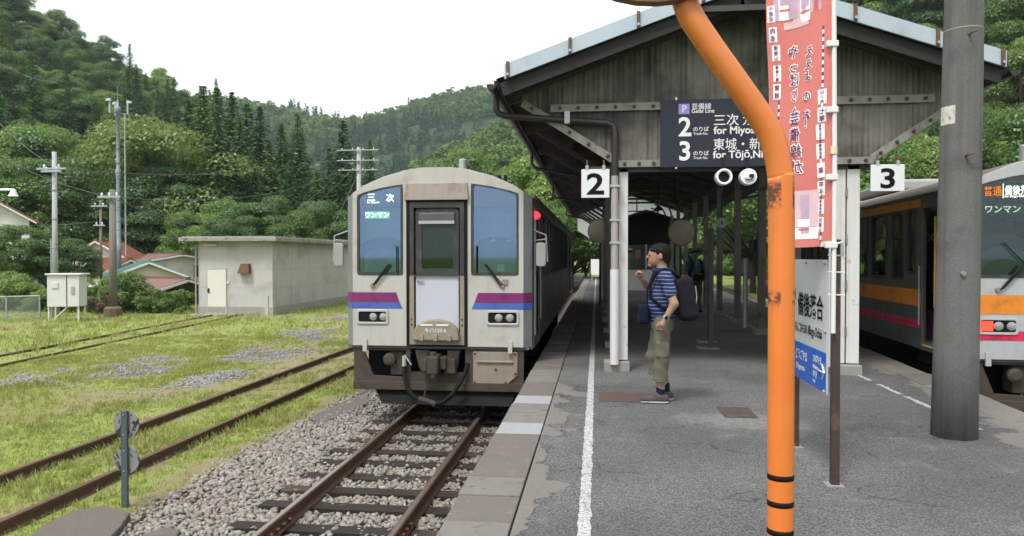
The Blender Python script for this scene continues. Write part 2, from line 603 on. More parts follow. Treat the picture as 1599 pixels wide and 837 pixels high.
# ---------------------------------------------------------------- stones
def stone_mesh(name, P, S, mat, seed):
    rg = np.random.default_rng(seed)
    t = (1 + 5 ** 0.5) / 2
    ico = np.array([(-1, t, 0), (1, t, 0), (-1, -t, 0), (1, -t, 0), (0, -1, t), (0, 1, t), (0, -1, -t), (0, 1, -t), (t, 0, -1), (t, 0, 1), (-t, 0, -1), (-t, 0, 1)], float)
    ico /= np.linalg.norm(ico[0])
    fi = np.array([(0, 11, 5), (0, 5, 1), (0, 1, 7), (0, 7, 10), (0, 10, 11), (1, 5, 9), (5, 11, 4), (11, 10, 2), (10, 7, 6), (7, 1, 8), (3, 9, 4), (3, 4, 2), (3, 2, 6), (3, 6, 8), (3, 8, 9), (4, 9, 5), (2, 4, 11), (6, 2, 10), (8, 6, 7), (9, 8, 1)])
    n = len(P)
    vs = ico[None] * rg.uniform(0.5, 1.3, (n, 12, 1))
    vs = vs * rg.uniform(0.5, 1.3, (n, 1, 3))
    q = rg.normal(size=(n, 4)); q /= np.linalg.norm(q, axis=1)[:, None]
    w, x, y, z = q.T
    Rm = np.stack([np.stack([1 - 2 * (y * y + z * z), 2 * (x * y - z * w), 2 * (x * z + y * w)], -1),
                   np.stack([2 * (x * y + z * w), 1 - 2 * (x * x + z * z), 2 * (y * z - x * w)], -1),
                   np.stack([2 * (x * z - y * w), 2 * (y * z + x * w), 1 - 2 * (x * x + y * y)], -1)], 1)
    vs = np.einsum('nij,nkj->nki', Rm, vs) * np.asarray(S)[:, None, None]
    vs[..., 2] *= 0.8
    vs += np.asarray(P)[:, None, :]
    F = (fi[None] + (np.arange(n) * 12)[:, None, None]).reshape(-1, 3)
    return mesh_np(name, vs.reshape(-1, 3), F, mat)

def ballast_mat():
    s = NT('ballast_stone')
    isl = s.n('NewGeometry').outputs['Random Per Island']
    pos = s.n('NewGeometry').outputs['Position']
    cr = s.n('ValToRGB', Fac=isl)
    e = cr.color_ramp.elements
    e[0].color = (0.075, 0.065, 0.055, 1)
    e[1].color = (0.26, 0.235, 0.20, 1)
    for p_, c_ in ((0.2, (0.17, 0.153, 0.135)), (0.4, (0.11, 0.092, 0.075)), (0.55, (0.20, 0.19, 0.178)), (0.7, (0.14, 0.115, 0.088)), (0.8, (0.24, 0.228, 0.208)), (0.93, (0.12, 0.07, 0.048))):
        k = e.new(p_); k.color = (*c_, 1)
    rust = s.ramp(s.noise(pos, 1.2, 3, 0.6), 0.5, 0.75)
    c = s.mix(s.math('MULTIPLY', rust, 0.25), cr.outputs[0], (0.15, 0.085, 0.05))
    # oil and brake dust build up between and beside the rails, ever stronger where trains stop
    sx = s.n('SeparateXYZ', Vector=pos)
    tr = s.ramp(s.math('ABSOLUTE', s.math('ADD', sx.outputs[0], 2.0)), 1.45, 0.7)
    fr = s.ramp(sx.outputs[1], 7.6, 10.5)
    c = s.mix(s.math('MULTIPLY', s.math('MULTIPLY', tr, fr), 0.6), c, (0.05, 0.033, 0.025))
    c = s.mix(s.noise(pos, 120, 3, 0.6), c, s.mix(0.18, c, (0.9, 0.86, 0.8)))
    p = s.n('BsdfPrincipled', Base_Color=c, Roughness=0.85)
    p.inputs['Specular IOR Level'].default_value = 0.25
    return s.out(p.outputs[0])
BM = ballast_mat()
rg = np.random.default_rng(5)
P, S = [], []
def sleeper_y(i): return 4.36 + 0.53 * i + 0.03 * math.sin(i * 2.7)
for i in range(40000):
    y = rg.uniform(5.4, 13.2)
    x = rg.uniform(-4.95, -0.92)
    be = ballast_edge(y)
    if x < be and rg.random() > math.exp((x - be) * 5): continue
    z = RAIL_Z - 0.175 + rg.uniform(-0.03, 0.025)
    if x < -3.6: z -= 0.02 * (-3.6 - x)
    on = min(abs(y - sleeper_y(k)) for k in range(int((y - 4.36) / 0.53) - 1, int((y - 4.36) / 0.53) + 3))
    if on < 0.13 and -3.35 < x < -1.15:
        if rg.random() < 0.9: continue
        z -= 0.0
    if y > 11.2 and rg.random() < 0.5: continue
    P.append((x, y, z)); S.append(rg.uniform(0.018, 0.042))
tag(link('ballast', stone_mesh('ballast', P, S, BM, 3)), 'loose grey and brown track ballast stones', 'ballast', None, 'stuff')
P, S = [], []
for i in range(10000):
    cx, cy, sx, sy = GRAV[rg.integers(len(GRAV))]
    x, y = rg.normal(cx, sx * 0.7), rg.normal(cy, sy * 0.7)
    if rg.random() > gravel(x, y) * 1.1: continue
    P.append((x, y, GZ + 0.012)); S.append(rg.uniform(0.012, 0.04))
gvm = M('pale_gravel', (0.22, 0.215, 0.205), 0.9, var=0.5, vs=30)
tag(link('gravel', stone_mesh('gravel', P, S, gvm, 4)), 'pale gravel lying bare in the yard grass', 'gravel', None, 'stuff')
# ballast bed below the loose stones
s = NT('ballast_bed'); pos = s.n('NewGeometry').outputs['Position']
vor = s.n('TexVoronoi', Vector=pos, Scale=20.0)
c = s.mix(s.n('SeparateColor', Color=vor.outputs['Color']).outputs[0], (0.03, 0.023, 0.018), (0.13, 0.115, 0.10))
p = s.n('BsdfPrincipled', Base_Color=c, Roughness=0.95)
s.set(p.inputs['Normal'], s.n('Bump', Strength=1.0, Distance=0.05, Height=vor.outputs['Distance']).outputs[0])
bedm = s.out(p.outputs[0])
mb = MB().prism([(-4.5, GZ - 0.05), (-0.85, GZ - 0.05), (-0.85, RAIL_Z - 0.185), (-3.7, RAIL_Z - 0.185)], -40, 110, 'y')
tag(mb.build('ballast_bed', bedm), 'ballast bed under the platform track', None, None, 'structure')
mb = MB().prism([(3.7, -1), (7.2, -1), (13.4, 110), (9.9, 110)], GZ - 0.05, RAIL_Z - 0.185, 'z')
tag(mb.build('ballast_bed', bedm), 'ballast bed under the right hand track', None, None, 'structure')

# ---------------------------------------------------------------- tracks
RAILM = M('rusty_rail', (0.10, 0.055, 0.036), 0.7, metal=0.2, var=0.35, vs=8, bump=0.2)
RAILHEAD = M('worn_rail_head', (0.30, 0.25, 0.21), 0.35, metal=0.85, var=0.2, vs=10)
WOOD = M('tarred_timber', (0.02, 0.015, 0.012), 0.9, var=0.5, vs=6, dirt=(0.065, 0.043, 0.031), ds=1.1, dlo=0.5, dhi=0.75, bump=0.5, bs=30)
def rail_poly(x, z):
    return [(x - .055, z - .14), (x + .055, z - .14), (x + .055, z - .128), (x + .012, z - .112), (x + .009, z - .045), (x + .032, z - .035), (x + .032, z - .006), (x + .024, z),
            (x - .024, z), (x - .032, z - .006), (x - .032, z - .035), (x - .009, z - .045), (x - .012, z - .112), (x - .055, z - .128)]
slp = MB().box(-1.05, 1.05, -0.105, 0.105, -0.14, 0).mesh('sleeper', WOOD)
def track(label, xc, y0, y1, zr, sl0, sl1, head=True, rz=0, yc=0, gap=0.53):
    t = thing('railway_track', label, 'railway track', (xc, yc, 0), rz)
    for sx in (-1, 1):
        x = sx * 0.566
        r_ = MB().prism(rail_poly(x, zr), y0, y1, 'y').build('rail', RAILM, t)
        if head: MB().box(x - .021, x + .021, y0, y1, zr - .002, zr + .0015).build('rail_head', RAILHEAD, r_)
    i = 0
    while sleeper_y(i) < sl1:
        y = sleeper_y(i); i += 1
        if y < sl0: continue
        o = link('sleeper', slp, t, (rnd.uniform(-.05, .05), y, zr - .142 + rnd.uniform(-.012, .006)))
        o.rotation_euler = (0, 0, rnd.uniform(-.02, .02))
        o.scale = (1, rnd.uniform(.85, 1.1), 1)
    return t
tk = track('platform track with polished rails in front of the purple striped railcar', -2.27, -40, 100, RAIL_Z, 5, 24)
for sx in (-1, 1):
    for side in (-1, 1):
        MB().box(sx * .566 + side * .02 - .012, sx * .566 + side * .02 + .012, 6.0, 6.55, RAIL_Z - .11, RAIL_Z - .045).build('fishplate', RAILM, tk)
        for k in range(4):
            MB().lathe([(.016, 0), (.016, .03)], 6, (sx * .566 + side * .032 - (.03 if side < 0 else 0), 6.08 + k * .13, RAIL_Z - .078), 'x').build('bolt', MT['rust'], tk)
track('rusty siding rails sunk in grass left of the railcar', -5.87, 1, 100, RAIL_Z - .035, 90, 91, False)
track('overgrown far siding curving past the concrete hut', -12.3, 3, 62, RAIL_Z - .1, 90, 91, False, R(6.4), 0)
track('right hand platform track beneath the orange striped railcar', 5.40, -1, 100, RAIL_Z, 5, 12, True, R(-3.2))

# stone slabs near the disc marker
SLAB = M('mossy_slab', (0.085, 0.062, 0.05), 0.95, var=0.4, vs=9, bump=0.9, bs=40, grain=0.2)
for pts, zt, lb in (([(20, 860), (62, 822), (112, 797), (165, 789), (203, 800), (188, 822), (150, 860)], GZ + 0.06, 'dark flat concrete slab half buried in the grass by the disc marker'),
                    ([(205, 860), (222, 834), (258, 822), (282, 826), (262, 860)], GZ + 0.05, 'small broken slab lying in the ballast at the lower edge'),
                    ([(482, 652), (512, 638), (545, 622), (575, 615), (575, 628), (545, 645), (505, 658)], GZ + 0.012, 'grey concrete strip between grass and ballast beside the railcar')):
    poly = [(q.x, q.y) for q in (ground_at(a, b, zt) for a, b in pts)]
    o = MB().prism(poly, GZ - 0.1, zt, 'z').build('concrete_slab', SLAB, bevel=0.015)
    tag(o, lb, 'slab')

# ================================================================ platform
def asphalt():
    s = NT('worn_asphalt')
    pos = s.n('NewGeometry').outputs['Position']
    sx = s.n('SeparateXYZ', Vector=pos)
    X, Y = sx.outputs[0], sx.outputs[1]
    big = s.noise(pos, 0.9, 5, 0.65)
    fine = s.noise(pos, 62, 4, 0.8)
    mid = s.noise(pos, 14, 4, 0.7)
    c = s.mix(big, (0.046, 0.046, 0.047), (0.086, 0.085, 0.084))
    c = s.mix(s.math('MULTIPLY', s.ramp(fine, 0.36, 0.64), 1.0), s.mix(0.6, c, (0, 0, 0)), s.mix(0.2, c, (0.6, 0.6, 0.6)))
    agg = s.n('TexVoronoi', Vector=pos, Scale=105.0)
    ag = s.n('SeparateColor', Color=agg.outputs['Color']).outputs[0]
    c = s.mix(s.math('MULTIPLY', s.ramp(ag, 0.3, 1.0), 0.55), s.mix(0.3, c, (0.01, 0.01, 0.01)), (0.215, 0.213, 0.208))
    c = s.mix(s.math('MULTIPLY', s.ramp(mid, 0.5, 0.75), 0.25), c, (0.2, 0.2, 0.2))
    vor = s.n('TexVoronoi', Vector=pos, Scale=75.0)
    chip = s.math('MULTIPLY', s.ramp(vor.outputs['Distance'], 0.28, 0.12), s.ramp(s.n('SeparateColor', Color=vor.outputs['Color']).outputs[1], 0.72, 0.8))
    c = s.mix(s.math('MULTIPLY', chip, 0.8), c, (0.40, 0.40, 0.39))
    # bare concrete where the asphalt has broken away along the edge stones
    nz = s.noise(pos, 4.5, 9, 0.7)
    blob = s.math('ADD', s.math('MULTIPLY', s.noise(pos, 1.9, 3, 0.5), 0.8), s.math('MULTIPLY', s.noise(pos, 11, 5, 0.65), 0.2))
    far = s.ramp(Y, 10.5, 8.5)
    vL = s.math('SUBTRACT', blob, s.math('ADD', 0.40, s.math('MULTIPLY', s.math('ADD', X, 0.47), 0.62)))
    mL = s.math('MULTIPLY', s.ramp(vL, -0.008, 0.012), s.math('MULTIPLY', far, s.ramp(X, 0.3, 0.0)))
    XX = s.math('SUBTRACT', X, s.math('MULTIPLY', s.math('SUBTRACT', Y, 7.0), 0.056))
    vR = s.math('SUBTRACT', blob, s.math('ADD', 0.44, s.math('MULTIPLY', s.math('SUBTRACT', 3.72, XX), 0.5)))
    mR = s.math('MULTIPLY', s.ramp(vR, -0.008, 0.012), s.ramp(XX, 2.9, 3.3))
    m = s.math('MAXIMUM', mL, mR)
    conc = s.mix(s.noise(pos, 25, 4, 0.7), (0.10, 0.093, 0.083), (0.185, 0.172, 0.157))
    crack = s.ramp(s.math('ABSOLUTE', s.math('ADD', vL, 0.012)), 0.012, 0.0)
    c = s.mix(s.math('MULTIPLY', s.math('MULTIPLY', crack, far), 0.6), c, (0.012, 0.012, 0.012))
    # pale repair area in the middle of the platform
    d1 = s.math('ABSOLUTE', s.math('SUBTRACT', X, 1.35)); d2 = s.math('ABSOLUTE', s.math('SUBTRACT', Y, 7.05))
    wob = s.math('MULTIPLY', s.math('SUBTRACT', nz, 0.5), 0.4)
    pat = s.math('MULTIPLY', s.ramp(s.math('ADD', d1, wob), 0.66, 0.5), s.ramp(s.math('ADD', d2, s.math('MULTIPLY', wob, 0.7)), 0.37, 0.22))
    c = s.mix(s.math('MULTIPLY', pat, s.math('MULTIPLY', s.ramp(mid, 0.3, 0.6), 0.6)), c, (0.2, 0.195, 0.19))
    # tonal patches, old repairs and hairline cracks
    c = s.mix(s.math('MULTIPLY', s.ramp(s.noise(pos, 0.45, 3, 0.55), 0.40, 0.60), 0.6), c, s.mix(0.55, c, (0.015, 0.015, 0.015)))
    c = s.mix(s.math('MULTIPLY', s.ramp(s.noise(pos, 2.2, 6, 0.7), 0.55, 0.72), 0.35), c, (0.22, 0.21, 0.195))
    dv = s.n('VectorMath', {'operation': 'ADD'}); s.set(dv.inputs[0], pos)
    dn = s.n('TexNoise', Vector=pos, Scale=1.7, Detail=5.0); sc3 = s.n('VectorMath', {'operation': 'SCALE'}); s.set(sc3.inputs[0], dn.outputs['Color']); sc3.inputs['Scale'].default_value = 0.9
    s.set(dv.inputs[1], sc3.outputs[0])
    ck = s.n('TexVoronoi', {'feature': 'DISTANCE_TO_EDGE'}, Vector=dv.outputs[0], Scale=0.75)
    c = s.mix(s.math('MULTIPLY', s.math('MULTIPLY', s.ramp(ck.outputs['Distance'], 0.012, 0.0), s.ramp(s.noise(pos, 0.9, 3, .5), 0.45, 0.6)), 0.8), c, (0.02, 0.02, 0.02))
    c = s.mix(m, c, conc)
    p = s.n('BsdfPrincipled', Base_Color=c, Roughness=0.88)
    p.inputs['Specular IOR Level'].default_value = 0.3
    hgt = s.math('ADD', s.math('MULTIPLY', fine, 1.0), s.math('MULTIPLY', m, -0.6))
    s.set(p.inputs['Normal'], s.n('Bump', Strength=0.22, Distance=0.012, Height=hgt).outputs[0])
    return s.out(p.outputs[0])
ASPH = asphalt()
PEND = 58.0
XL, XI, XJ, XR = -0.874, -0.47, 3.86, 4.28
def xr(y): return 4.14 + 0.056 * (y - 7)
plat = tag(MB().prism([(XI, -40), (xr(-40) - .42, -40), (xr(PEND) - .42, PEND), (XI, PEND)], GZ - 0.2, 0, 'z').build('platform', ASPH), 'asphalt island platform', None, None, 'structure')
STONE = M('edge_stone', (0.088, 0.072, 0.058), 0.9, var=0.35, vs=7, dirt=(0.17, 0.15, 0.13), ds=9, dlo=0.56, dhi=0.72, bump=0.35, bs=70, grain=0.2, gs=150)
STONE2 = M('edge_stone_pale', (0.125, 0.113, 0.097), 0.9, var=0.35, vs=6, dirt=(0.07, 0.057, 0.046), ds=7, dlo=.55, dhi=.75, bump=0.35, bs=70, grain=0.2, gs=150)
WSTONE = M('white_painted_stone', (0.25, 0.255, 0.265), 0.8, var=0.12, vs=9, dirt=(0.2, 0.195, 0.185), ds=14, dlo=0.5, dhi=0.75, bump=0.2, grain=0.12)
CURB = M('platform_face', (0.10, 0.09, 0.08), 0.95, var=0.3, bump=0.3)
MB().box(XL + .01, XI - .004, -40, PEND, GZ - 0.2, -0.11).build('platform_face', CURB, plat)
MB().prism([(xr(-40) - .416, -40), (xr(-40) - .01, -40), (xr(PEND) - .01, PEND), (xr(PEND) - .416, PEND)], GZ - 0.2, -0.11, 'z').build('platform_face', CURB, plat)
bd = [2.4, 2.86, 3.32, 3.78, 4.18, 4.65, 5.05, 5.56, 5.95, 6.34, 6.77, 7.22, 7.67, 8.10, 8.58, 9.06]
while bd[-1] < 16.5: bd.append(bd[-1] + 0.45)
for i in range(len(bd) - 1):
    a, b = bd[i], bd[i + 1]
    white = abs(a - 6.34) < .01 or abs(a - 7.67) < .01
    dx = rnd.uniform(-.008, .008)
    MB().box(XL + dx, XI - .012, a + .007, b - .007, -0.13, rnd.uniform(-.005, .007)).build('edge_stone', WSTONE if white else (STONE if rnd.random() < .55 else STONE2), plat, bevel=0.008)
MB().box(XL, XI - .012, bd[-1], PEND, -0.13, 0.001).build('edge_strip', STONE, plat)
MB().box(XL, XI - .012, -40, 2.4, -0.13, 0.001).build('edge_strip', STONE, plat)
y = 3.0
while y < 18:
    e_ = rnd.uniform(-.008, .008); a_, b_ = y + .005, y + .895
    MB().prism([(xr(a_) - .408, a_), (xr(a_) + e_, a_), (xr(b_) + e_, b_), (xr(b_) - .408, b_)], -0.13, rnd.uniform(-.003, .005), 'z').build('edge_stone', STONE2 if rnd.random() < .7 else STONE, plat, bevel=0.008)
    y += .9
MB().prism([(xr(y) - .408, y), (xr(y), y), (xr(PEND), PEND), (xr(PEND) - .408, PEND)], -0.13, 0.001, 'z').build('edge_strip', STONE2, plat)

def worn_paint(name, thr):
    s = NT(name)
    pos = s.n('NewGeometry').outputs['Position']
    f = s.ramp(s.noise(pos, 70, 4, 0.75), thr, thr + 0.12)
    f = s.math('MAXIMUM', f, s.math('MULTIPLY', s.ramp(s.noise(pos, 9, 4, 0.7), 0.56, 0.7), 0.8))
    c = s.mix(f, s.mix(s.noise(pos, 5, 4, .6), (0.36, 0.36, 0.36), (0.50, 0.50, 0.49)), (0.10, 0.13, 0.13))
    p = s.n('BsdfPrincipled', Base_Color=c, Roughness=0.8)
    s.set(p.inputs['Normal'], s.n('Bump', Strength=0.4, Distance=0.01, Height=s.noise(pos, 95, 3, .7)).outputs[0])
    return s.out(p.outputs[0])
def strip(x, w, y0, y1, name, mat, step=0.05, jit=0.0035):
    V, Fq = [], []
    n = int((y1 - y0) / step)
    for i in range(n + 1):
        y = y0 + (y1 - y0) * i / n
        V += [(x - w / 2 + rnd.gauss(0, jit), y, 0.004), (x + w / 2 + rnd.gauss(0, jit), y, 0.004)]
    for i in range(n):
        Fq.append((2 * i, 2 * i + 1, 2 * i + 3, 2 * i + 2))
    return link(name, mesh_np(name, V, Fq, mat), plat)
strip(-0.068, 0.072, 2.2, PEND, 'safety_line', worn_paint('worn_white_line', 0.47))
wp2 = worn_paint('patchy_white_line', 0.47)
y = 3.2
while y < 22:
    L = rnd.uniform(.5, 1.1)
    if not 5.7 < y < 6.6: strip(3.36 + rnd.uniform(-.01, .01), .055, y, y + L, 'safety_line', wp2, .05, .008)
    y += L + rnd.uniform(.05, .35)
RUSTP = M('rusty_cover_plate', (0.075, 0.052, 0.042), 0.85, var=0.35, vs=12, bump=0.3)
q0, q1 = ground_at(935, 627, 0), ground_at(1012, 614, 0)
tag(MB().box(q0.x, q1.x, q0.y, q1.y, -.01, .005).build('cover_plate', RUSTP), 'flat rusty cover plate in the asphalt beside the white line', 'cover plate')
q0, q1 = ground_at(1132, 652, 0), ground_at(1168, 637, 0)
tag(MB().box(q0.x, q1.x, q0.y, q1.y, -.01, .006).build('cover_plate', M('red_brown_cover', (0.065, 0.04, 0.036), .85, var=.4, vs=14, dirt=(.09, .085, .08), ds=9)), 'small red brown cover plate in the pale repair patch', 'cover plate')

# ================================================================ platform canopy
CY0, CY1 = 10.0, 39.5            # front and far gable planes
CX, CRZ = 1.79, 4.80             # ridge
CEL, CER, CEZ = -1.30, 4.88, 3.72
def roof_z(x):
    return CRZ - (CRZ - CEZ) * abs(x - CX) / 3.09
CLAD = M('weathered_corrugated_sheet', (0.165, 0.157, 0.135), 0.85, var=0.25, vs=1.2, dirt=(0.028, 0.027, 0.025), ds=0.8, dlo=0.40, dhi=0.68, streak=0.75, bump=0.2)
TRIM = M('weathered_trim_board', (0.21, 0.20, 0.175), 0.8, var=0.25, vs=6, dirt=(0.12, 0.1, 0.085), ds=4, dlo=.5, dhi=.75, streak=.4)
FASC = M('pale_blue_metal_flashing', (0.34, 0.40, 0.46), 0.5, metal=0.0, var=0.1, vs=1.5, dirt=(0.26, 0.28, 0.3), ds=2, dlo=.55, dhi=.8)
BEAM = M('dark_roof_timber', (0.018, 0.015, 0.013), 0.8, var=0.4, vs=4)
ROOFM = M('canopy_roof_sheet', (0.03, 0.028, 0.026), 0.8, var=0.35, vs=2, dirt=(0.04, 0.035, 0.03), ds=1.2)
GUT = M('brown_gutter_pipe', (0.022, 0.018, 0.017), 0.45, var=0.25)
STEEL = M('canopy_steel_dark', (0.042, 0.039, 0.037), 0.6, var=0.3, vs=5, dirt=(0.06, 0.045, 0.04), ds=3)
WST = M('canopy_steel_white', (0.52, 0.52, 0.51), 0.5, var=0.12, vs=6, dirt=(0.27, 0.2, 0.14), ds=6, dlo=.6, dhi=.75, streak=.25)
COLM = M('canopy_column_grey', (0.15, 0.145, 0.133), 0.6, var=0.3, vs=5, dirt=(0.06, 0.05, 0.04), ds=3, streak=.4)
PINK = M('pinkish_pipe', (0.30, 0.27, 0.26), 0.5, var=0.15)
can = thing('platform_canopy', 'long gabled platform canopy with grey corrugated gable and pale blue edge flashing', 'canopy', (0, 0, 0))

# roof sheets (corrugated, run down the slope)
for sgn, xe in ((-1, CEL), (1, CER)):
    V, Fq = [], []
    n = int((CY1 + .3 - 9.45) / 0.08)
    for i in range(n + 1):
        yy = 9.45 + i * .08
        dz = 0.012 * (1 if i % 2 else -1)
        V += [(CX, yy, CRZ + .10 + dz), (xe, yy, CEZ + .10 + dz)]
    for i in range(n):
        Fq.append((2 * i, 2 * i + 1, 2 * i + 3, 2 * i + 2))
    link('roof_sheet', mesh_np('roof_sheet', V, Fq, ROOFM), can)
# purlins
for sgn in (-1, 1):
    for k in range(5):
        x = CX + sgn * (0.2 + k * 0.72)
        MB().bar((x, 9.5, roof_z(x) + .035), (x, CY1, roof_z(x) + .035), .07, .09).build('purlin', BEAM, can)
# edge flashing in sections, with rusty straps at the joints
for sgn, xe in ((-1, CEL), (1, CER)):
    cuts = [0, .16, .42, .70, .96] if sgn < 0 else [0, .10, .43, .74, .98]
    for k in range(4):
        a, b = cuts[k], cuts[k + 1]
        xa, xb = CX + (xe - CX) * a, CX + (xe - CX) * b
        za, zb = roof_z(xa) + .13, roof_z(xb) + .13
        MB().prism([(xa, za - .095), (xb, zb - .095), (xb, zb + .095), (xa, za + .095)], 9.40, 9.43 + .002 * k, 'y').build('edge_flashing', FASC, can)
        MB().prism([(xa, za + .075), (xb, zb + .075), (xb, zb + .097), (xa, za + .097)], 9.432 + .002 * k, 9.62, 'y').build('flashing_return', FASC, can)
    for k in range(5):
        t = cuts[k] if k else .03
        x = CX + (xe - CX) * t * .985
        z = roof_z(x) + .13
        MB().box(x - .02, x + .02, 9.375, 9.40, z - .10, z + .108).build('strap', MT['rust'], can)
        MB().lathe([(.018, 0), (.018, .02), (.008, .026)], 8, (x, 9.352, z - .06), 'y').build('bolt', MT['galv'], can)
    MB().bar((CX, 9.5, CRZ - .06), (xe + sgn * -.08, 9.5, CEZ - .04), .06, .17, (0, 0, 1)).build('barge_board', BEAM, can)
    MB().bar((CX, 9.62, CRZ - .13), (xe + sgn * -.25, 9.62, roof_z(xe + sgn * -.25) - .13), .08, .12).build('barge_board', BEAM, can)
MB().bar((CX - .55, 9.44, 4.60), (CX + 1.0, 9.44, 4.60), .03, .07).build('ridge_tie', STEEL, can)

# gable cladding as a real corrugated sheet
def gable_sheet(yp, mat, name, zbot=2.72, pitch=0.068, see=0.0):
    V, Fq = [], []
    x0, x1 = CEL + .28, CER - .28
    n = int((x1 - x0) / (pitch / 4))
    for i in range(n + 1):
        x = x0 + (x1 - x0) * i / n
        zt = roof_z(x) - .04
        zb = zbot
        if x < .27: zb = max(zbot, zbot + (0.27 - x) * 0.66)
        if x > 3.50: zb = max(zbot, zbot + (x - 3.50) * 0.66)
        zb = min(zb, zt - .01)
        y = yp + (0.011, 0, -0.011, 0)[i % 4]
        V += [(x, y, zb), (x, y, zt)]
    for i in range(n):
        Fq.append((2 * i, 2 * i + 2, 2 * i + 3, 2 * i + 1))
    return link(name, mesh_np(name, V, Fq, mat, True), can)
gable_sheet(CY0, CLAD, 'gable_cladding')
s = NT('translucent_white_sheet')
d_ = s.n('BsdfDiffuse', Color=(0.85, 0.87, 0.87)).outputs[0]; t_ = s.n('BsdfTranslucent', Color=(0.95, 0.97, 0.97)).outputs[0]
mx = s.n('MixShader', Fac=0.88); s.set(mx.inputs[1], d_); s.set(mx.inputs[2], t_)
gable_sheet(CY1, s.out(mx.outputs[0]), 'far_gable_sheet', 2.1)
boltm = MB().lathe([(.026, 0), (.026, -.012), (.013, -.014), (.013, -.03)], 8, (0, 0, 0), 'y').mesh('bolt', STEEL)
platem = MB().box(-.05, .05, -.004, 0, -.035, .035).mesh('washer_plate', M('washer', (.38, .36, .33), .6, var=.2))
def batten(a, b, w, nb, name='batten'):
    o = MB().bar(a, b, .035, w).build(name, TRIM, can)
    for i in range(nb):
        p = Vector(a).lerp(Vector(b), (i + .5) / nb)
        link('bolt', boltm, can, (p.x, p.y - .019, p.z))
    return o
yb = CY0 - .034
batten((-.62, yb, 3.52), (.86, yb, 3.52), .10, 6)
batten((2.9, yb, 3.54), (4.25, yb, 3.54), .10, 6)
batten((.27, yb - .002, 2.765), (.84, yb - .002, 2.765), .09, 3)
batten((2.92, yb - .002, 2.765), (3.52, yb - .002, 2.765), .09, 3)
batten((-1.0, yb - .004, 3.60), (.27, yb - .004, 2.79), .10, 5)
batten((3.50, yb - .004, 2.79), (4.50, yb - .004, 3.46), .10, 5)
MB().box(-.1, 3.6, CY0 + .02, CY0 + .1, 2.66, 2.74).build('gable_beam', STEEL, can)

# frames: two columns, tie, rafters, arched braces, outriggers
ys_col = [10.08 + 2.53 * i for i in range(12)]
COLL, COLR = 0.29, 3.25
for i, yc in enumerate(ys_col):
    front = i == 0
    cm = WST if front else STEEL
    for cxx in (COLL, COLR):
        if front and cxx == COLL:
            MB().box(cxx + .005, cxx + .125, yc - .06, yc + .06, .14, 2.72).build('column', WST, can, bevel=.012)
        elif front:
            MB().box(cxx - .03, cxx + .13, yc - .06, yc - .0, .14, 2.72).build('column', WST, can, bevel=.01)
            MB().box(cxx - .165, cxx - .045, yc - .05, yc + .06, .14, 2.72).build('column', WST, can, bevel=.01)
            MB().box(cxx - .04, cxx - .035, yc - .04, yc + .04, .14, 2.72).build('web_plate', STEEL, can)
            for k in range(4):
                MB().box(cxx - .046, cxx - .028, yc - .075, yc - .055, .5 + k * .6, .62 + k * .6).build('column_clip', TRIM, can)
        else:
            MB().box(cxx - .07, cxx + .07, yc - .05, yc + .05, .1, 3.35).build('column', COLM, can)
        if front:
            MB().box(cxx - .19, cxx + .15, yc - .14, yc + .14, -.02, .13).build('column_base', MT['concrete'], can, bevel=.015)
        else:
            MB().box(cxx - .15, cxx + .15, yc - .14, yc + .14, -.02, .1).build('column_base', MT['concrete'], can)
    MB().bar((CX - 1.1, yc + .02, 4.28), (CX + 1.1, yc + .02, 4.28), .06, .09).build('collar_beam', STEEL, can)
    for sgn, xe in ((-1, CEL), (1, CER)):
        MB().bar((CX, yc + .01, CRZ - .09), (xe + .1 * -sgn, yc + .01, CEZ - .06), .08, .12).build('rafter', STEEL, can)
        cxx = COLL if sgn < 0 else COLR
        MB().bar((cxx, yc + .03, 2.85), (xe + .25 * -sgn, yc + .03, roof_z(xe + .25 * -sgn) - .1), .06, .08).build('outrigger', STEEL, can)
        arc = [(cxx - sgn * (1.0 - math.cos(t)) * .55, yc + .03, 3.15 + math.sin(t) * .85) for t in np.linspace(0, math.pi / 2, 8)]
        MB().tube(arc, .035, 6).build('arched_brace', STEEL, can)
MB().bar((COLL, CY1 - .05, 3.95), (COLR, CY1 - .05, 3.95), .05, .06).build('gable_rail', STEEL, can)
MB().bar((CX + .3, CY1 - .05, 2.9), (CX + .3, CY1 - .05, 4.6), .06, .07).build('gable_post', STEEL, can)
# left column's pipe: dark down pipe above, white sleeve below
yp = CY0 - .09
for sgn, xe in ((-1, CEL), (1, CER)):
    poly = [(xe - .07 * -sgn * -1 + math.cos(t) * .065, CEZ - .02 + math.sin(t) * .065) for t in np.linspace(math.pi, 2 * math.pi, 7)]
    cx_ = xe + sgn * .05
    poly = [(cx_ + math.cos(t) * .065, CEZ + .02 + math.sin(t) * .065) for t in np.linspace(math.pi, 2 * math.pi, 7)]
    MB().prism(poly, 9.42, CY1, 'y').build('gutter', GUT, can)
    for yy in (10.2, 15.4, 22.9, 33.0):
        if yy > 10.5:
            p0 = Vector((cx_, yy, CEZ - .05))
            cxx = COLL if sgn < 0 else COLR
            MB().tube([p0, p0 + Vector((0, 0, -.22)), p0 + Vector((-sgn * .1, 0, -.3)), (cxx - .1, yy, CEZ - .62), (cxx - .1, yy, CEZ - .9)], .035, 8).build('drain_pipe', GUT, can, True)
p0 = Vector((CEL - .05, yp, CEZ - .02))
MB().tube([p0, p0 + Vector((0, 0, -.18)), p0 + Vector((.03, 0, -.24)), p0 + Vector((.12, 0, -.275)), (.14, yp, 3.30), (.21, yp, 3.27), (.235, yp, 3.20), (.235, yp, 2.6)], .045, 10).build('drain_pipe', GUT, can, True)
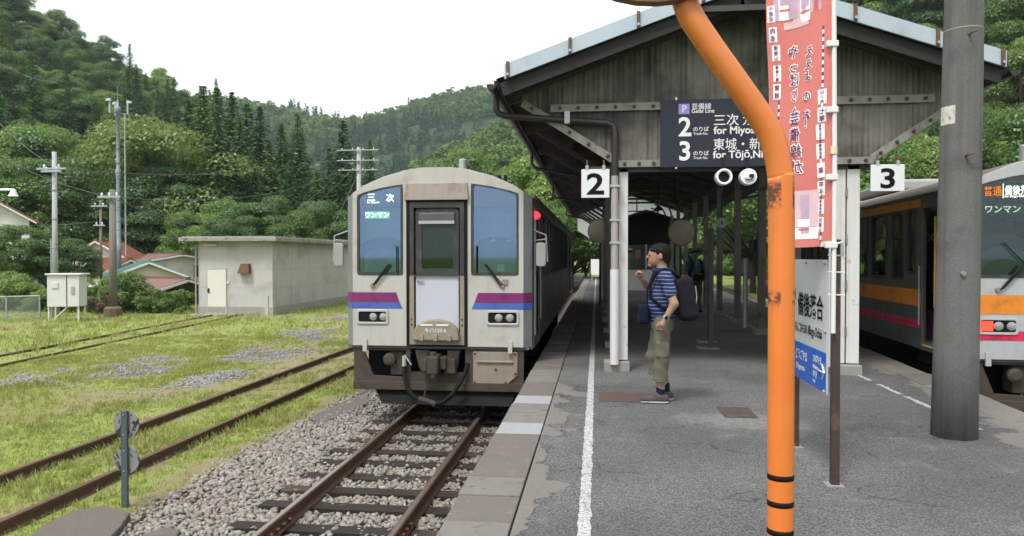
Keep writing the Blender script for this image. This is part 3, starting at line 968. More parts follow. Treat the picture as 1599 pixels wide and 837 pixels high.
MB().box(-.43, -.36, yp - .05, yp + .05, 3.30, 3.46).build('pipe_clip', MT['galv'], can)
MB().tube([(.235, yp, 2.6), (.235, yp, 1.36)], .048, 10).build('drain_pipe', PINK, can, True)
MB().tube([(.235, yp, 1.36), (.235, yp, .1)], .06, 10).build('pipe_sleeve', WST, can, True)
for z in (2.45, 2.0, 1.7): MB().box(.17, .31, yp - .055, yp + .06, z, z + .03).build('pipe_clip', MT['galv'], can)
MB().tube([(COLR - .22, CY0 + .02, 2.7), (COLR - .22, CY0 + .02, .1)], .035, 8).build('drain_pipe', WST, can, True)
MB().tube([(COLR - .26, 15.4, 1.5), (COLR - .26, 15.4, .1)], .05, 8).build('pipe_sleeve', MT['galv'], can, True)
# two lamps hanging under the roof
for lx, ly in ((1.55, 15.2), (1.42, 17.6)):
    l = thing('pendant_lamp', 'small pendant lamp hanging from the canopy roof, the ' + ('nearer of two' if ly < 16 else 'farther of two'), 'lamp', (lx, ly, 2.62))
    MB().tube([(0, 0, .1), (0, 0, 1.9)], .012, 5).build('stem', MT['dark'], l)
    MB().lathe([(.10, 0), (.09, .03), (.03, .09), (.02, .13)], 12).build('shade', MT['dark'], l, True)

# platform number boards, direction board, loudspeakers
def number_board(txt, x0, x1, z0, z1, label):
    w, h = x1 - x0, z1 - z0
    b = thing('number_board', label, 'sign', ((x0 + x1) / 2, CY0 - .12, z0))
    MB().box(-w / 2, w / 2, 0, .02, 0, h).build('board', M('white_enamel', (.58, .59, .6), .4, var=.05, dirt=(.5, .46, .4), ds=8, dlo=.62, dhi=.8), b, bevel=.006)
    text('numeral', txt, h * 1.02, MT['ink'], b, (0, -.003, h * .135), align='C', bold=.022, sx=1.25)
    for sx in (-1, 1):
        MB().box(sx * w * .3 - .02, sx * w * .3 + .02, -.004, .024, h - .01, h + .05).build('bracket', MT['galv'], b)
        MB().bar((sx * w * .3, .01, h + .04), (sx * w * .3, .01, h + .12), .02, .02).build('hanger', MT['rust'], b)
    return b
number_board('2', -.205, .165, 2.31, 2.69, 'white square track number board hanging over the white safety line at left')
number_board('3', 3.46, 3.87, 2.36, 2.70, 'white square track number board between right column and concrete pole')

SIGN = M('navy_black_sign', (0.022, 0.025, 0.038), 0.5, var=0.1, spec=.2)
SWH = M('sign_white', (0.62, 0.62, 0.62), 0.5, var=0.02)
SGY = M('sign_small_grey', (0.5, 0.5, 0.52), 0.5, var=0.02)
sg = thing('direction_board', 'dark direction board listing tracks 2 and 3 on the canopy gable', 'sign', (.83, CY0 - .10, 2.70))
MB().box(0, 2.05, 0, .05, 0, .885).build('board', SIGN, sg, bevel=.004)
def sx_(px): return (px - 1030) / 119.0
def sz_(py): return (262 - py) / 119.0
pl = MB().box(sx_(1057.5), sx_(1074), -.006, 0, sz_(179.5), sz_(163.5)).build('line_symbol', M('violet_square', (.24, .17, .50), .5, var=.03), sg)
text('lettering', 'P', .13, SWH, pl, (sx_(1062), -.009, sz_(176.5)), bold=0.0)
for tx, px, py, h, b_, sxx, m_ in (('芸備線', 1077, 171.5, .085, .004, 1.0, SWH), ('Geibi Line', 1077, 178, .075, .012, .95, SWH),
    ('2', 1057, 213, .345, .022, 1.0, SWH), ('のりば', 1079.5, 206, .068, .01, 1.0, SWH), ('Track No.', 1080, 212, .048, .012, .95, SWH),
    ('三次', 1110, 197, .165, .005, 1.0, SWH), ('方面', 1154, 197, .135, .008, 1.0, SWH), ('for Miyoshi', 1111, 211, .135, .02, 1.0, SWH),
    ('3', 1057, 250.5, .345, .022, 1.0, SWH), ('のりば', 1079.5, 243.5, .068, .01, 1.0, SWH), ('Track No.', 1080, 249.5, .048, .012, .95, SWH),
    ('東城・新見', 1110, 234.5, .165, .004, .92, SWH), ('方面', 1213, 234.5, .135, .008, 1.0, SWH), ('for Tōjō,Niimi', 1110, 248.5, .135, .02, 1.0, SWH)):
    text('lettering', tx, h, m_, sg, (sx_(px), -.004, sz_(py)), bold=b_, sx=sxx)
for px in (1054, 1200):
    MB().box(sx_(px) - .01, sx_(px) + .01, -.004, .06, .88, .92).build('bracket', MT['white'], sg)
    MB().box(sx_(px) - .01, sx_(px) + .01, -.004, .06, -.015, .002).build('bracket', MT['white'], sg)
for px, lab, bk in ((1130, 'round white loudspeaker with dark open mouth under the direction board', False), (1168, 'round white loudspeaker turned to show its back cap under the direction board', True)):
    p = at(px, 276.5, CY0 - .16)
    l = thing('loudspeaker', lab, 'loudspeaker', p)
    wm = M('speaker_white', (.66, .67, .68), .4, var=.1)
    MB().ring([(math.cos(t) * .105, math.sin(t) * .105) for t in np.linspace(0, 2 * math.pi, 24, False)], [(math.cos(t) * .074, math.sin(t) * .074) for t in np.linspace(0, 2 * math.pi, 24, False)], -.06, .1, 'y').build('rim', wm, l, bevel=.01)
    MB().lathe([(.08, .1), (.08, .02)] if not bk else [(.09, .06), (.09, -.05), (.05, -.075), (.01, -.08)], 24, axis='y').build('cone', MT['dark'] if not bk else wm, l, True)
    if bk:
        MB().box(.0, .06, -.09, -.07, -.01, .03).build('terminal', MT['dark'], l)
        MB().tube([(-.05, -.085, -.03), (.02, -.09, -.05), (.05, -.085, .0)], .007, 5).build('cable', MT['dark'], l)
    MB().bar((0, .05, .11), (0, .05, .26), .03, .03).build('bracket', MT['dark'], l)

# waiting room under the far end of the canopy
wr = thing('waiting_room', 'small waiting room with black gable at the far end of the platform', 'shelter', (2.26, 34.6, 0))
MB().prism([(-1.38, 2.12), (1.38, 2.12), (1.38, 3.2), (0, 3.62), (-1.38, 3.2)], 0, .1, 'y').build('gable', MT['black'], wr)
MB().prism([(-1.5, 3.2), (0, 3.66), (1.5, 3.2), (1.5, 3.26), (0, 3.72), (-1.5, 3.26)], -.1, 3.5, 'y').build('roof', MT['dark'], wr)
MB().box(-1.35, 1.35, .02, .1, 0, .95).build('lower_panel', M('wr_panel', (.42, .42, .4), .6), wr)
MB().box(-1.35, -1.28, -.01, .1, .95, 2.12).build('post', MT['galv'], wr)
MB().box(1.28, 1.35, -.01, .1, 0, 2.12).build('post', MT['dark'], wr)
MB().box(-.04, .04, -.01, .1, .95, 2.12).build('mullion', MT['galv'], wr)
for sx in (-1, 1):
    MB().box(*sorted((sx * .05, sx * 1.27)), .04, .06, .96, 2.1).build('pane', M('wr_glass', (.05, .055, .05), .08, var=.3), wr)
for k in range(8):
    x, z = rnd.uniform(-1.2, 1.0), rnd.uniform(1.05, 1.8)
    MB().box(x, x + .24, .025, .032, z, z + .2).build('poster', M('poster%d' % (k % 3), [(.3, .1, .08), (.34, .3, .25), (.12, .15, .2)][k % 3], .6, var=.4, vs=20), wr)
MB().box(-1.36, -1.28, .1, 3.2, 0, 3.1).build('side_wall', MT['dark'], wr)
MB().box(1.28, 1.36, .1, 3.2, 0, 3.1).build('side_wall', MT['dark'], wr)
MB().box(-1.28, 1.28, 3.1, 3.2, 0, 3.1).build('back_wall', MT['dark'], wr)

# ================================================================ railcars
def railcar(label, xc, yf, livery, sign_main, num, lit_tail, door_open, sidelamp, rzt=0.0):
    t = thing('railcar', label, 'train', (xc, yf, RAIL_Z), rzt)
    LEN, W, WF = 15.8, 1.36, 1.25
    body_c = (0.385, 0.377, 0.352) if livery == 'p' else (0.35, 0.36, 0.38)
    tagn = '_' + livery
    FR = M('front_paint' + tagn, body_c, 0.45, var=0.08, vs=2.5, dirt=(0.30, 0.25, 0.18), ds=3.2, dlo=.5, dhi=.85, streak=.3, coat=.15)
    SS = M('stainless_side', (0.13, 0.132, 0.135), 0.42, metal=0.5, var=0.12, vs=2, dirt=(0.14, 0.12, 0.1), ds=2, dlo=.5, dhi=.8, streak=.3)
    ROOF = M('railcar_roof', (0.28, 0.23, 0.19), 0.75, var=0.3, vs=2, dirt=(0.2, 0.13, 0.08), ds=1.5)
    GREY = M('corner_grey', (0.24, 0.25, 0.26), 0.4, metal=.4, var=0.15, vs=3)
    GRIME = M('underframe_grime', (0.05, 0.039, 0.029), 0.8, var=0.45, vs=5, dirt=(0.022, 0.017, 0.014), ds=3.5, bump=.25)
    CREAM = M('grimy_cream_metal', (0.22, 0.19, 0.145), 0.65, var=0.2, vs=5, dirt=(0.2, 0.13, 0.08), ds=4, dlo=.5, dhi=.8, streak=.3)
    BLK = M('window_band_black', (0.03, 0.029, 0.03), 0.4, var=0.2, dirt=(0.06, 0.055, 0.05), ds=4)
    DOORL = M('front_door_pale', (0.40, 0.42, 0.47), 0.4, var=0.06, dirt=(.36, .34, .32), ds=3, dlo=.55, dhi=.8)
    HOOD = M('hood_mauve' + tagn, (0.27, 0.225, 0.205), 0.6, var=0.15, dirt=(.2, .14, .11), ds=4, streak=.4)
    gf = _cache.setdefault('gl_front', glassmat('front_glass_blue', (0.74, 0.86, 0.94), (0.46, 0.58, 0.76), 0.2))
    gf2 = _cache.setdefault('gl_front2', glassmat('front_glass_clear', (0.62, 0.70, 0.68), (0.7, 0.75, 0.75), 0.05))
    gs = _cache.setdefault('gl_side', glassmat('side_glass', (0.34, 0.36, 0.36), (0.8, 0.85, 0.85), 0.12))
    G = gf if livery == 'p' else gf2
    c1, c2 = ((0.155, 0.018, 0.105), (0.055, 0.10, 0.33)) if livery == 'p' else ((0.62, 0.20, 0.018), (0.55, 0.018, 0.075))
    S1 = M('stripe_a' + tagn, c1, .4, var=.08, dirt=dim(c1, .6), ds=3); S2 = M('stripe_b' + tagn, c2, .4, var=.08, dirt=dim(c2, .6), ds=3)
    # roof arc
    def rz(x, top=3.62, sh=3.27): return sh + (top - sh) * (1 - min(1, abs(x) / WF) ** 2.1)
    # --- front halves: facade with window opening
    for sg in (-1, 1):
        outer = [(sg * WF, 1.04), (sg * .445, 1.04), (sg * .445, rz(.445)), (sg * .80, rz(.8)), (sg * 1.10, rz(1.1)), (sg * WF, 3.25)]
        inner = [(sg * 1.175, 2.07), (sg * .50, 2.07), (sg * .50, 3.37), (sg * .80, 3.325), (sg * 1.06, 3.262), (sg * 1.175, 3.22)]
        MB().ring(outer, inner, 0, .06).build('front_panel', FR, t, bevel=.006)
        ro = rpoly(inner, .05, 3)
        ri = inset(ro, .028)
        w = MB().ring(inset(ro, -.004), ri, -.008, .03).build('windscreen_frame', BLK, t)
        MB().prism(inset(ro, .02), .012, .018).build('windscreen', G, w)
        # corner, from front edge back to the full width
        MB().add([(sg * WF, 0, 1.04), (sg * W, .13, 1.04), (sg * W, .13, 3.12), (sg * WF, 0, 3.25), (sg * (W - .005), .13, 3.2)], [(0, 1, 2, 3), (2, 4, 3)]).build('corner_panel', GREY, t)
        # eyebrow line over the window
        # cab parts and added panels seen through the windscreen
        MB().prism([(sg * 1.2, 3.05), (sg * .47, 3.05), (sg * .47, 3.38), (sg * 1.2, 3.25)], .05, .08).build('sign_box', M('cab_navy', (.05, .08, .14), .5), t)
        DK = M('cab_arch', (.08, .14, .22), .6)
        for j in range(1 if sg > 0 else 3):  # arched panels behind the glass, dark and pale by turns
            cx_, rr = sg * .84, (.33 - .05 * j)
            hh = 2.62 - .16 * j
            arc = [(cx_ - rr, 2.0)] + [(cx_ + rr * math.cos(a), hh - .17 + .17 * math.sin(a)) for a in np.linspace(math.pi, 0, 12)] + [(cx_ + rr, 2.0)]
            MB().prism(arc, .16 - .03 * j, .19 - .03 * j).build('cab_arch', DK if j % 2 == 0 else M('cab_arch_pale', (.25, .32, .40), .5), t)
        if livery == 'p': MB().box(min(sg * 1.22, sg * .46), max(sg * 1.22, sg * .46), .34, .36, 1.9, 3.06).build('cab_fill_panel', M('cab_fill_teal', (.42, .56, .60), .6, var=.12), t)  # pale teal panel added behind the glass to lighten the windscreen
        if sg > 0 and livery == 'p':
            for hx in (.80, 1.03):
                MB().box(hx - .008, hx + .008, .12, .13, 2.55, 2.93).build('cab_handle', MT['white'], t)
                for z in (2.56, 2.66, 2.92): MB().box(hx - .045, hx + .045, .11, .12, z - .012, z + .012).build('cab_handle', MT['white'], t)
            MB().box(.87, .97, .03, .04, 2.12, 2.22).build('notice', MT['white'], t)
        # stripes on face, corner and side
        for z0, z1, xa0, xa1, S in (((1.67, 1.815, .60, .545, S1), (1.58, 1.669, .543, .505, S2)) if livery == 'p' else ((1.61, 1.85, .45, .45, S1), (1.28, 1.40, .45, .45, S2))):
            MB().prism([(sg * WF, z0), (sg * xa1, z0), (sg * xa0, z1), (sg * WF, z1)], -.004, .002).build('stripe', S, t)
            n_ = .004
            MB().add([(sg * (WF + n_), -.003, z0), (sg * (W + n_), .127, z0), (sg * (W + n_), .127, z1), (sg * (WF + n_), -.003, z1)], [(0, 1, 2, 3)]).build('stripe', S, t)
            if livery != 'p': 
                for ya, yb_ in ((1.32, 7.2), (7.2, LEN - .1)):
                    MB().box(*sorted((sg * W, sg * (W + .004))), ya, yb_, z0, z1).build('stripe', S, t)
        # lamp cluster
        xa, xb = sg * 1.185, sg * .715
        x0, x1 = min(xa, xb), max(xa, xb)
        fr = rpoly(rect(x0, x1, 1.355, 1.565), .04, 3)
        l = MB().ring(fr, inset(fr, .03), -.02, .0).build('lamp_frame', M('lamp_frame', (.42, .43, .43), .35, metal=.3), t, bevel=.004)
        MB().box(x0 + .03, x1 - .03, -.006, -.001, 1.385, 1.535).build('lamp_backing', MT['black'], l)
        for q in ((.98, .82) if sg > 0 else (.94, .79)):
            lx = sg * q if sg < 0 else q - .18 if False else sg * q
            if sg > 0: lx = .69 + (1.185 - q)
            MB().lathe([(.058, 0), (.05, -.012), (.02, -.02)], 14, (lx, -.007, 1.46), 'y').build('lamp', M('lamp_lens', (.30, .31, .30), .15, metal=.3, var=.3, vs=60), l, True)
        if lit_tail:
            MB().box(*sorted((sg * 1.15, sg * 1.01)), -.02, -.007, 1.40, 1.52).build('tail_lamp', emit('tail_red', (1.0, .035, .02), 2.2), l)
        # small foot step on the lower edge
        MB().box(sg * 1.06 - .03, sg * 1.06 + .03, -.03, 0, .96, 1.13).build('foot_step', FR, t)
        # wiper
        wx = sg * .95
        MB().tube([(sg * .93, -.035, 1.92), (sg * .70, -.05, 2.22)], .013, 6).build('wiper', MT['dark'], t)
        MB().tube([(sg * .93 + .03, -.03, 1.93), (sg * .70 + .02, -.045, 2.2)], .008, 6).build('wiper', MT['dark'], t)
        MB().tube([(sg * .58, -.03, 2.10), (sg * .585, -.03, 2.48)] if livery == 'p' else [(sg * .55, -.03, 2.12), (sg * .9, -.03, 2.5)], .009, 6).build('wiper_blade', MT['black'], t)
        MB().lathe([(.035, 0), (.03, -.03)], 10, (sg * .95, 0, 1.915), 'y').build('wiper_pivot', CREAM, t)
    if livery == 'p':
        MB().box(.95 + .0, 1.03, -.02, 0, 1.93, 2.01).build('socket', CREAM, t, bevel=.006)
    # --- centre: hood, door frame, door
    MB().add([(-.47, -.05, 3.14), (.47, -.05, 3.14), (.445, -.03, 3.385), (-.445, -.03, 3.385), (-.47, .06, 3.14), (.47, .06, 3.14), (.445, .06, 3.385), (-.445, .06, 3.385)],
             [(0, 1, 2, 3), (4, 7, 6, 5), (0, 4, 5, 1), (3, 2, 6, 7), (1, 5, 6, 2), (0, 3, 7, 4)]).build('door_hood', HOOD, t, bevel=.008)
    MB().prism([(-.445, 3.385), (.445, 3.385), (.445, rz(.445)), (.2, rz(.2)), (-.2, rz(.2)), (-.445, rz(.445))], 0, .06).build('front_panel', FR, t)
    MB().ring(rect(-.445, .445, 1.04, 3.14), rect(-.405, .405, 1.06, 3.12), -.015, .06).build('gangway_seal', MT['black'], t)
    MB().ring(rect(-.40, .40, 2.06, 3.115), rect(-.335, .335, 2.07, 3.03), -.012, .05).build('door_surround', BLK, t, bevel=.01)
    MB().ring(rect(-.40, .40, 1.065, 2.055), rect(-.335, .335, 1.13, 2.05), -.012, .05).build('door_surround', CREAM, t, bevel=.008)
    d = MB().box(-.315, .315, .02, .05, 1.13, 2.06).build('front_door', DOORL, t, bevel=.006)
    dr = rpoly(rect(-.315, .315, 2.06, 3.02), .05, 3)
    dw = rpoly(rect(-.225, .235, 2.16, 2.74), .02, 3)
    MB().ring(dr, dw, .018, .05).build('door_window_frame', BLK, d)
    MB().prism(rpoly(rect(-.23, .24, 2.15, 2.75), .02, 3), .035, .042).build('door_pane', glassmat('door_glass' + tagn, (.5, .6, .5), (.6, .7, .65), .05), d)
    MB().box(-.26, .26, -.02, .03, 2.80, 2.96).build('blind_box', M('blind_box', (.07, .07, .08), .4), d, bevel=.01)
    MB().box(-.26, .26, -.03, -.018, 2.80, 2.845).build('blind_edge', MT['galv'], d)
    MB().box(-.29, -.27, -.0, .02, 1.97, 2.03).build('door_handle', MT['galv'], d)
    MB().box(-.29, -.2, -.02, 0, 1.985, 2.0).build('door_handle', MT['galv'], d)
    MB().box(-.3, .3, .25, .27, 2.0, 2.9).build('cab_curtain', M('green_curtain', (.05, .075, .035), .9, var=.5, vs=9, streak=.6), t)
    for sx in (-.37, .37):
        for z in (1.35, 1.43, 2.72, 2.8): MB().lathe([(.014, 0), (.014, -.006)], 6, (sx, -.012, z), 'y').build('rivet', MT['dark'], t)
    # domed coupler cover with the unit number
    prof = [(-.335, 1.13), (.335, 1.13)] + [(.335 * math.cos(a) , 1.17 + .265 * math.sin(a) ** .75) for a in np.linspace(0, math.pi, 15)]
    cv = MB().prism(prof, -.10, .01).build('gangway_plate', CREAM, t, bevel=.02)
    text('numerals', num, .075, MT['white'], cv, (0, -.103, 1.255), align='C', bold=.01)
    for sx in (-.2, .0, .2): MB().box(sx - .03, sx + .03, -.13, -.10, 1.13, 1.22).build('hinge', CREAM, cv, bevel=.008)
    for sx in (-.13, .1): MB().box(sx - .09, sx + .09, -.106, -.101, 1.345, 1.37).build('slot', MT['white'], cv)
    # --- destination display
    if livery == 'p':
        MB().box(-1.10, -.575, .02, .045, 3.09, 3.245).build('display', M('display_navy', (.05, .085, .14), .4), t)
        em = emit('led_white', (.80, 1.0, .80), 1.0)
        text('lettering', '三', .125, em, t, (-1.03, .006, 3.145), bold=.015)
        text('lettering', '次', .125, em, t, (-.75, .006, 3.135), bold=.012)
        text('lettering', 'for Miyoshi', .04, em, t, (-1.03, .006, 3.105), bold=.01)
        MB().box(-1.06, -.70, .0135, .0165, 2.885, 2.985).build('one_man_plate', emit('plate_green_lit', (.10, .55, .28), .8), t)
        text('lettering', 'ワンマン', .092, emit('led_pale', (.85, 1.0, .92), 1.2), t, (-.88, .004, 2.902), align='C', bold=.018)
    else:
        MB().box(-1.14, -.50, .02, .045, 3.06, 3.25).build('display', MT['black'], t)
        text('lettering', '普通', .13, emit('led_orange', (1.0, .30, .04), .45), t, (-1.12, .006, 3.10), bold=.01, sx=.8)
        em = emit('led_white', (.80, 1.0, .80), 1.0)
        MB().box(-.90, -.893, .004, .008, 3.06, 3.24).build('display_bar', em, t)
        text('lettering', '備後落合', .125, em, t, (-.88, .006, 3.11), bold=.012, sx=.72)
        text('lettering', 'for Bingo-Ochiai', .04, em, t, (-.88, .006, 3.07), bold=.01)
        MB().box(-1.14, -.66, .0135, .0165, 2.86, 2.99).build('one_man_plate', M('plate_green', (.01, .16, .10), .4), t)
        text('lettering', 'ワンマン', .105, MT['white'], t, (-.90, .006, 2.885), align='C', bold=.012)
    # --- sides with window and door openings
    wz0, wz1 = 2.0, 3.02
    holes = [(1.62, 1.92, 2.1, 3.02)]
    y = 2.13
    holes.append((y, y + .5, wz0, wz1)); y += .78
    while y + .75 < 13.3:
        holes.append((y, y + .78, wz0, wz1)); y += 1.0
    holes.append((14.1, 15.0, 1.15, 3.0))
    dh = (.38, 1.30, 1.1, 3.02)
    for sg in (-1, 1):
        hs = holes + [dh]
        yc_ = sorted({.13, LEN} | {h[0] for h in hs} | {h[1] for h in hs})
        zc_ = sorted({1.0, 3.18} | {h[2] for h in hs} | {h[3] for h in hs})
        mb = MB()
        for a, b in zip(yc_, yc_[1:]):
            for c, e in zip(zc_, zc_[1:]):
                m_, n_ = (a + b) / 2, (c + e) / 2
                if any(h[0] < m_ < h[1] and h[2] < n_ < h[3] for h in hs): continue
                mb.box(*sorted((sg * (W - .04), sg * W)), a, b, c, e)
        sw = mb.build('side_wall', SS, t)
        for h in holes:
            f_ = rpoly(rect(h[0], h[1], h[2], h[3]), .05, 3)
            wf = MB().ring(inset(f_, -.03), inset(f_, .02), *sorted((sg * (W - .03), sg * (W + .008))), 'x').build('window_frame', BLK, t)
            MB().prism(inset(f_, .015), *sorted((sg * (W - .02), sg * (W - .012))), 'x').build('pane', gs, wf)
            MB().box(*sorted((sg * (W - .018), sg * (W - .002))), h[0], h[1], h[2] + (h[3] - h[2]) * .62, h[2] + (h[3] - h[2]) * .64).build('window_bar', BLK, wf)
        if not (door_open and sg < 0):
            dd = MB().box(*sorted((sg * (W - .05), sg * (W - .02))), dh[0], dh[1], 1.02, 2.0).build('side_door', SS, t)
            MB().ring(rect(dh[0], dh[1], 2.0, 3.02), rect(dh[0] + .12, dh[1] - .12, 2.05, 2.9), *sorted((sg * (W - .05), sg * (W - .02))), 'x').build('door_window_frame', SS, dd)
            MB().box(*sorted((sg * (W - .04), sg * (W - .035))), dh[0] + .11, dh[1] - .11, 2.04, 2.91).build('door_pane', gs, dd)
        MB().ring(rect(dh[0] - .05, dh[1] + .05, 1.0, 3.07), rect(dh[0], dh[1], 1.06, 3.02), *sorted((sg * (W - .04), sg * (W + .015))), 'x').build('door_frame', SS, t)
        for z in (1.16, 1.22, 1.28, 1.36, 1.44, 1.50, 1.90):
            MB().box(*sorted((sg * W, sg * (W + .008))), 1.36, LEN - .05, z, z + .014).build('bead', SS, t)
        MB().bar((sg * (W + .015), .2, 3.20), (sg * (W + .015), LEN, 3.20), .035, .05).build('rain_gutter', SS, t)
        MB().tube([(sg * (W + .03), 1.37, 1.35), (sg * (W + .03), 1.37, 2.2)], .012, 6).build('grab_rail', MT['galv'], t)
        MB().tube([(sg * (W + .03), .25, 1.2), (sg * (W + .03), .25, 2.9)], .012, 6).build('grab_rail', MT['galv'], t)
        if livery == 'o':
            MB().box(*sorted((sg * W, sg * (W + .006))), 1.4, LEN, 3.05, 3.17).build('stripe', S1, t)
        # rear-view mirror
        mz = 2.36
        MB().tube([(sg * W, .22, mz + .36), (sg * (W + .20), .12, mz + .28), (sg * (W + .22), .12, mz - .1)], .012, 6).build('mirror_arm', MT['galv'], t)
        MB().tube([(sg * W, .22, mz + .20), (sg * (W + .20), .12, mz + .22)], .01, 6).build('mirror_arm', MT['galv'], t)
        MB().prism(rpoly(rect(sg * (W + .13) - .07, sg * (W + .13) + .07, mz - .17, mz + .17), .04, 3), .08, .13).build('mirror', M('mirror_shell', (.26, .26, .25), .35, var=.1), t, bevel=.012)
    MB().lathe([(.05, 0), (.05, .03)], 10, (W + .03, .62, 2.95), 'x').build('side_lamp_base', MT['dark'], t)
    if sidelamp:
        for dy in (-.09, .09):
            MB().lathe([(.055, 0), (.05, .045), (.02, .07)], 10, (W + .0, .62 + dy, 2.95), 'x').build('side_lamp', emit('side_red', (1.0, .012, .02), 4.0), t)
    # back end, floor, ceiling, roof
    MB().ring(rect(-W, W, 1.0, 3.3), rect(-1.1, 1.1, 2.05, 3.15), LEN - .06, LEN).build('rear_panel', SS, t)
    MB().box(-1.1, 1.1, LEN - .05, LEN - .03, 2.05, 3.15).build('rear_windscreen', gs, t)
    MB().box(-W + .04, W - .04, .06, LEN - .06, 1.0, 1.06).build('floor', M('car_floor', (.12, .12, .12), .7), t)
    for sg in (-1, 1):
        MB().box(sg * 1.0 - .22, sg * 1.0 + .22, 2.0, 13.2, 1.06, 1.5).build('bench_seat', M('seat_moquette', (.06, .03, .05), .9), t)
    xs_ = [-(W + .0)] + list(np.linspace(-1.25, 1.25, 17)) + [W]
    pts = [(-W, 3.12)] + [(x, rz(x) + .0) for x in np.linspace(-1.25, 1.25, 17)] + [(W, 3.12)]
    V, Fq = [], []
    for yy in (.06, .35, LEN):
        for x, z in pts:
            k = .97 if yy == .06 else 1.0
            V.append((x * (.93 if yy == .06 and abs(x) > 1.3 else 1), yy, z - (.008 if yy == .06 else 0)))
    n = len(pts)
    for i in range(2):
        for k in range(n - 1): Fq.append((i * n + k, i * n + k + 1, (i + 1) * n + k + 1, (i + 1) * n + k))
    link('roof', mesh_np('roof', V, Fq, ROOF, True), t)
    MB().prism([(x, z - .1) for x, z in pts], .5, LEN - .06).build('ceiling', M('car_ceiling', (.4, .4, .38), .8), t)
    MB().tube([(-1.0 + .1, 2.6, 2.95), (-.9, 12, 2.95)], .015, 6).build('strap_rail', MT['galv'], t)
    # roof gear
    MB().lathe([(.20, 0), (.20, .03), (.075, .04), (.07, .32), (.055, .335)], 16, (.09, 1.6, 3.60)).build('antenna_pot', MT['galv'], t, True)
    MB().box(-.22, .40, 1.3, 1.9, 3.585, 3.615).build('antenna_base', MT['rust'], t)
    MB().lathe([(.07, 0), (.06, .05), (.02, .08)], 12, (.52, 1.3, 3.56)).build('vent_dome', MT['galv'], t, True)
    for dx in (-.05, .05): MB().lathe([(.03, 0), (.03, .13)], 8, (.78 + dx, 1.3, 3.50)).build('horn', MT['dark'], t)
    MB().box(.66, .92, 1.2, 1.5, 3.48, 3.515).build('horn_base', MT['dark'], t)
    for yy in (4.5, 9.5): MB().box(-.7, .7, yy, yy + 2.6, 3.55, 3.76).build('air_conditioner', M('ac_grey', (.3, .3, .3), .6), t, bevel=.05)
    # --- skirt, coupler, hoses, plough
    sk = [(-1.25, .42), (-.40, .42), (-.40, .99), (-1.25, .99)]
    oi = [(-1.05, .62), (-.72, .56), (-.72, .95), (-1.10, .95)]
    MB().ring([(-1.25, .42), (-.40, .42), (-.40, .99), (-1.25, .99)], [(-.96, .60), (-.47, .58), (-.47, .97), (-1.10, .97)], .05, .10).build('skirt', GRIME, t, bevel=.005)
    MB().prism([(-1.10, .97), (-1.10, .74), (-.96, .60), (-1.04, .6), (-1.2, .75), (-1.2, .97)], .045, .105).build('skirt_gusset', GRIME, t)
    MB().prism([(.40, .42), (1.25, .42), (1.25, 1.0), (.40, 1.0)], .05, .10).build('skirt', GRIME, t, bevel=.005)
    cp = MB().prism([(.52, .50), (1.0, .50), (1.16, .63), (1.16, .97), (.52, .97)], .03, .05).build('cover_plate', CREAM, t, bevel=.006)
    MB().tube([(.58, .015, .83), (1.1, .015, .83)], .016, 6).build('handle', CREAM, cp)
    for bx, bz in ((.55, .94), (1.13, .94), (.55, .53), (.99, .53), (1.13, .66), (.85, .72)):
        MB().lathe([(.017, .03), (.017, .018)], 8, (bx, 0, bz), 'y').build('bolt', GRIME, cp)
    MB().box(-1.25, 1.25, .02, .06, .40, .52).build('lower_beam', GRIME, t, bevel=.006)
    MB().box(-.40, .40, .06, .09, .50, .66).build('buffer_beam', GRIME, t)
    MB().box(-.40, .40, .5, .55, .4, 1.04).build('headstock', MT['black'], t)
    MB().box(-1.2, -.4, .6, .65, .45, 1.0).build('headstock', MT['black'], t)
    # coupler
    ck = MB().box(-.10, .06, -.22, .3, .66, .93).build('coupler', GRIME, t, bevel=.03)
    MB().box(-.20, -.10, -.20, .1, .70, .88).build('coupler_jaw', GRIME, ck, bevel=.02)
    MB().box(.06, .16, -.12, .2, .72, .90).build('coupler_jaw', GRIME, ck, bevel=.02)
    MB().lathe([(.05, .62), (.05, .98)], 10, (-.02, -.16, 0)).build('coupler_pin', GRIME, ck)
    MB().prism([(-.33, .98), (-.12, .98), (-.16, .72), (-.27, .72)], .02, .2).build('bracket', GRIME, t, bevel=.01)
    MB().prism([(.33, .98), (.14, .98), (.18, .72), (.28, .72)], .02, .2).build('bracket', GRIME, t, bevel=.01)
    MB().box(.12, .28, -.08, .1, .66, .88).build('plug_box', GRIME, t, bevel=.02)
    MB().box(-.72, -.52, .12, .4, .60, .95).build('equipment_box', GRIME, t, bevel=.015)
    MB().lathe([(.09, 0), (.09, -.06), (.05, -.08)], 12, (-.72, .1, .84), 'y').build('horn_mouth', GRIME, t)
    cock = MB().lathe([(.035, 0), (.035, .16)], 10, (-.48, -.0, .74)).build('brake_cock', M('bright_silver', (.75, .76, .78), .25, metal=.8), t)
    MB().bar((-.47, -.03, .92), (-.36, -.06, .78), .02, .015).build('cock_lever', M('bright_silver', (.75, .76, .78), .25, metal=.8), cock)
    MB().tube([(-.48, 0, .76), (-.47, -.06, .62), (-.40, -.13, .44), (-.28, -.17, .33), (-.15, -.18, .30), (0, -.18, .25), (.12, -.18, .27), (.25, -.15, .38), (.36, -.08, .55), (.42, 0, .70), (.44, .05, .8)], .030, 10).build('brake_hose', MT['black'], t, True)
    MB().tube([(-.22, -.18, .315), (-.12, -.185, .29), (.02, -.185, .245)], .042, 10).build('hose_coupling', GRIME, t, True)
    MB().tube([(-.14, -.1, .62), (-.13, -.16, .45), (-.15, -.18, .32)], .012, 6).build('chain', GRIME, t)
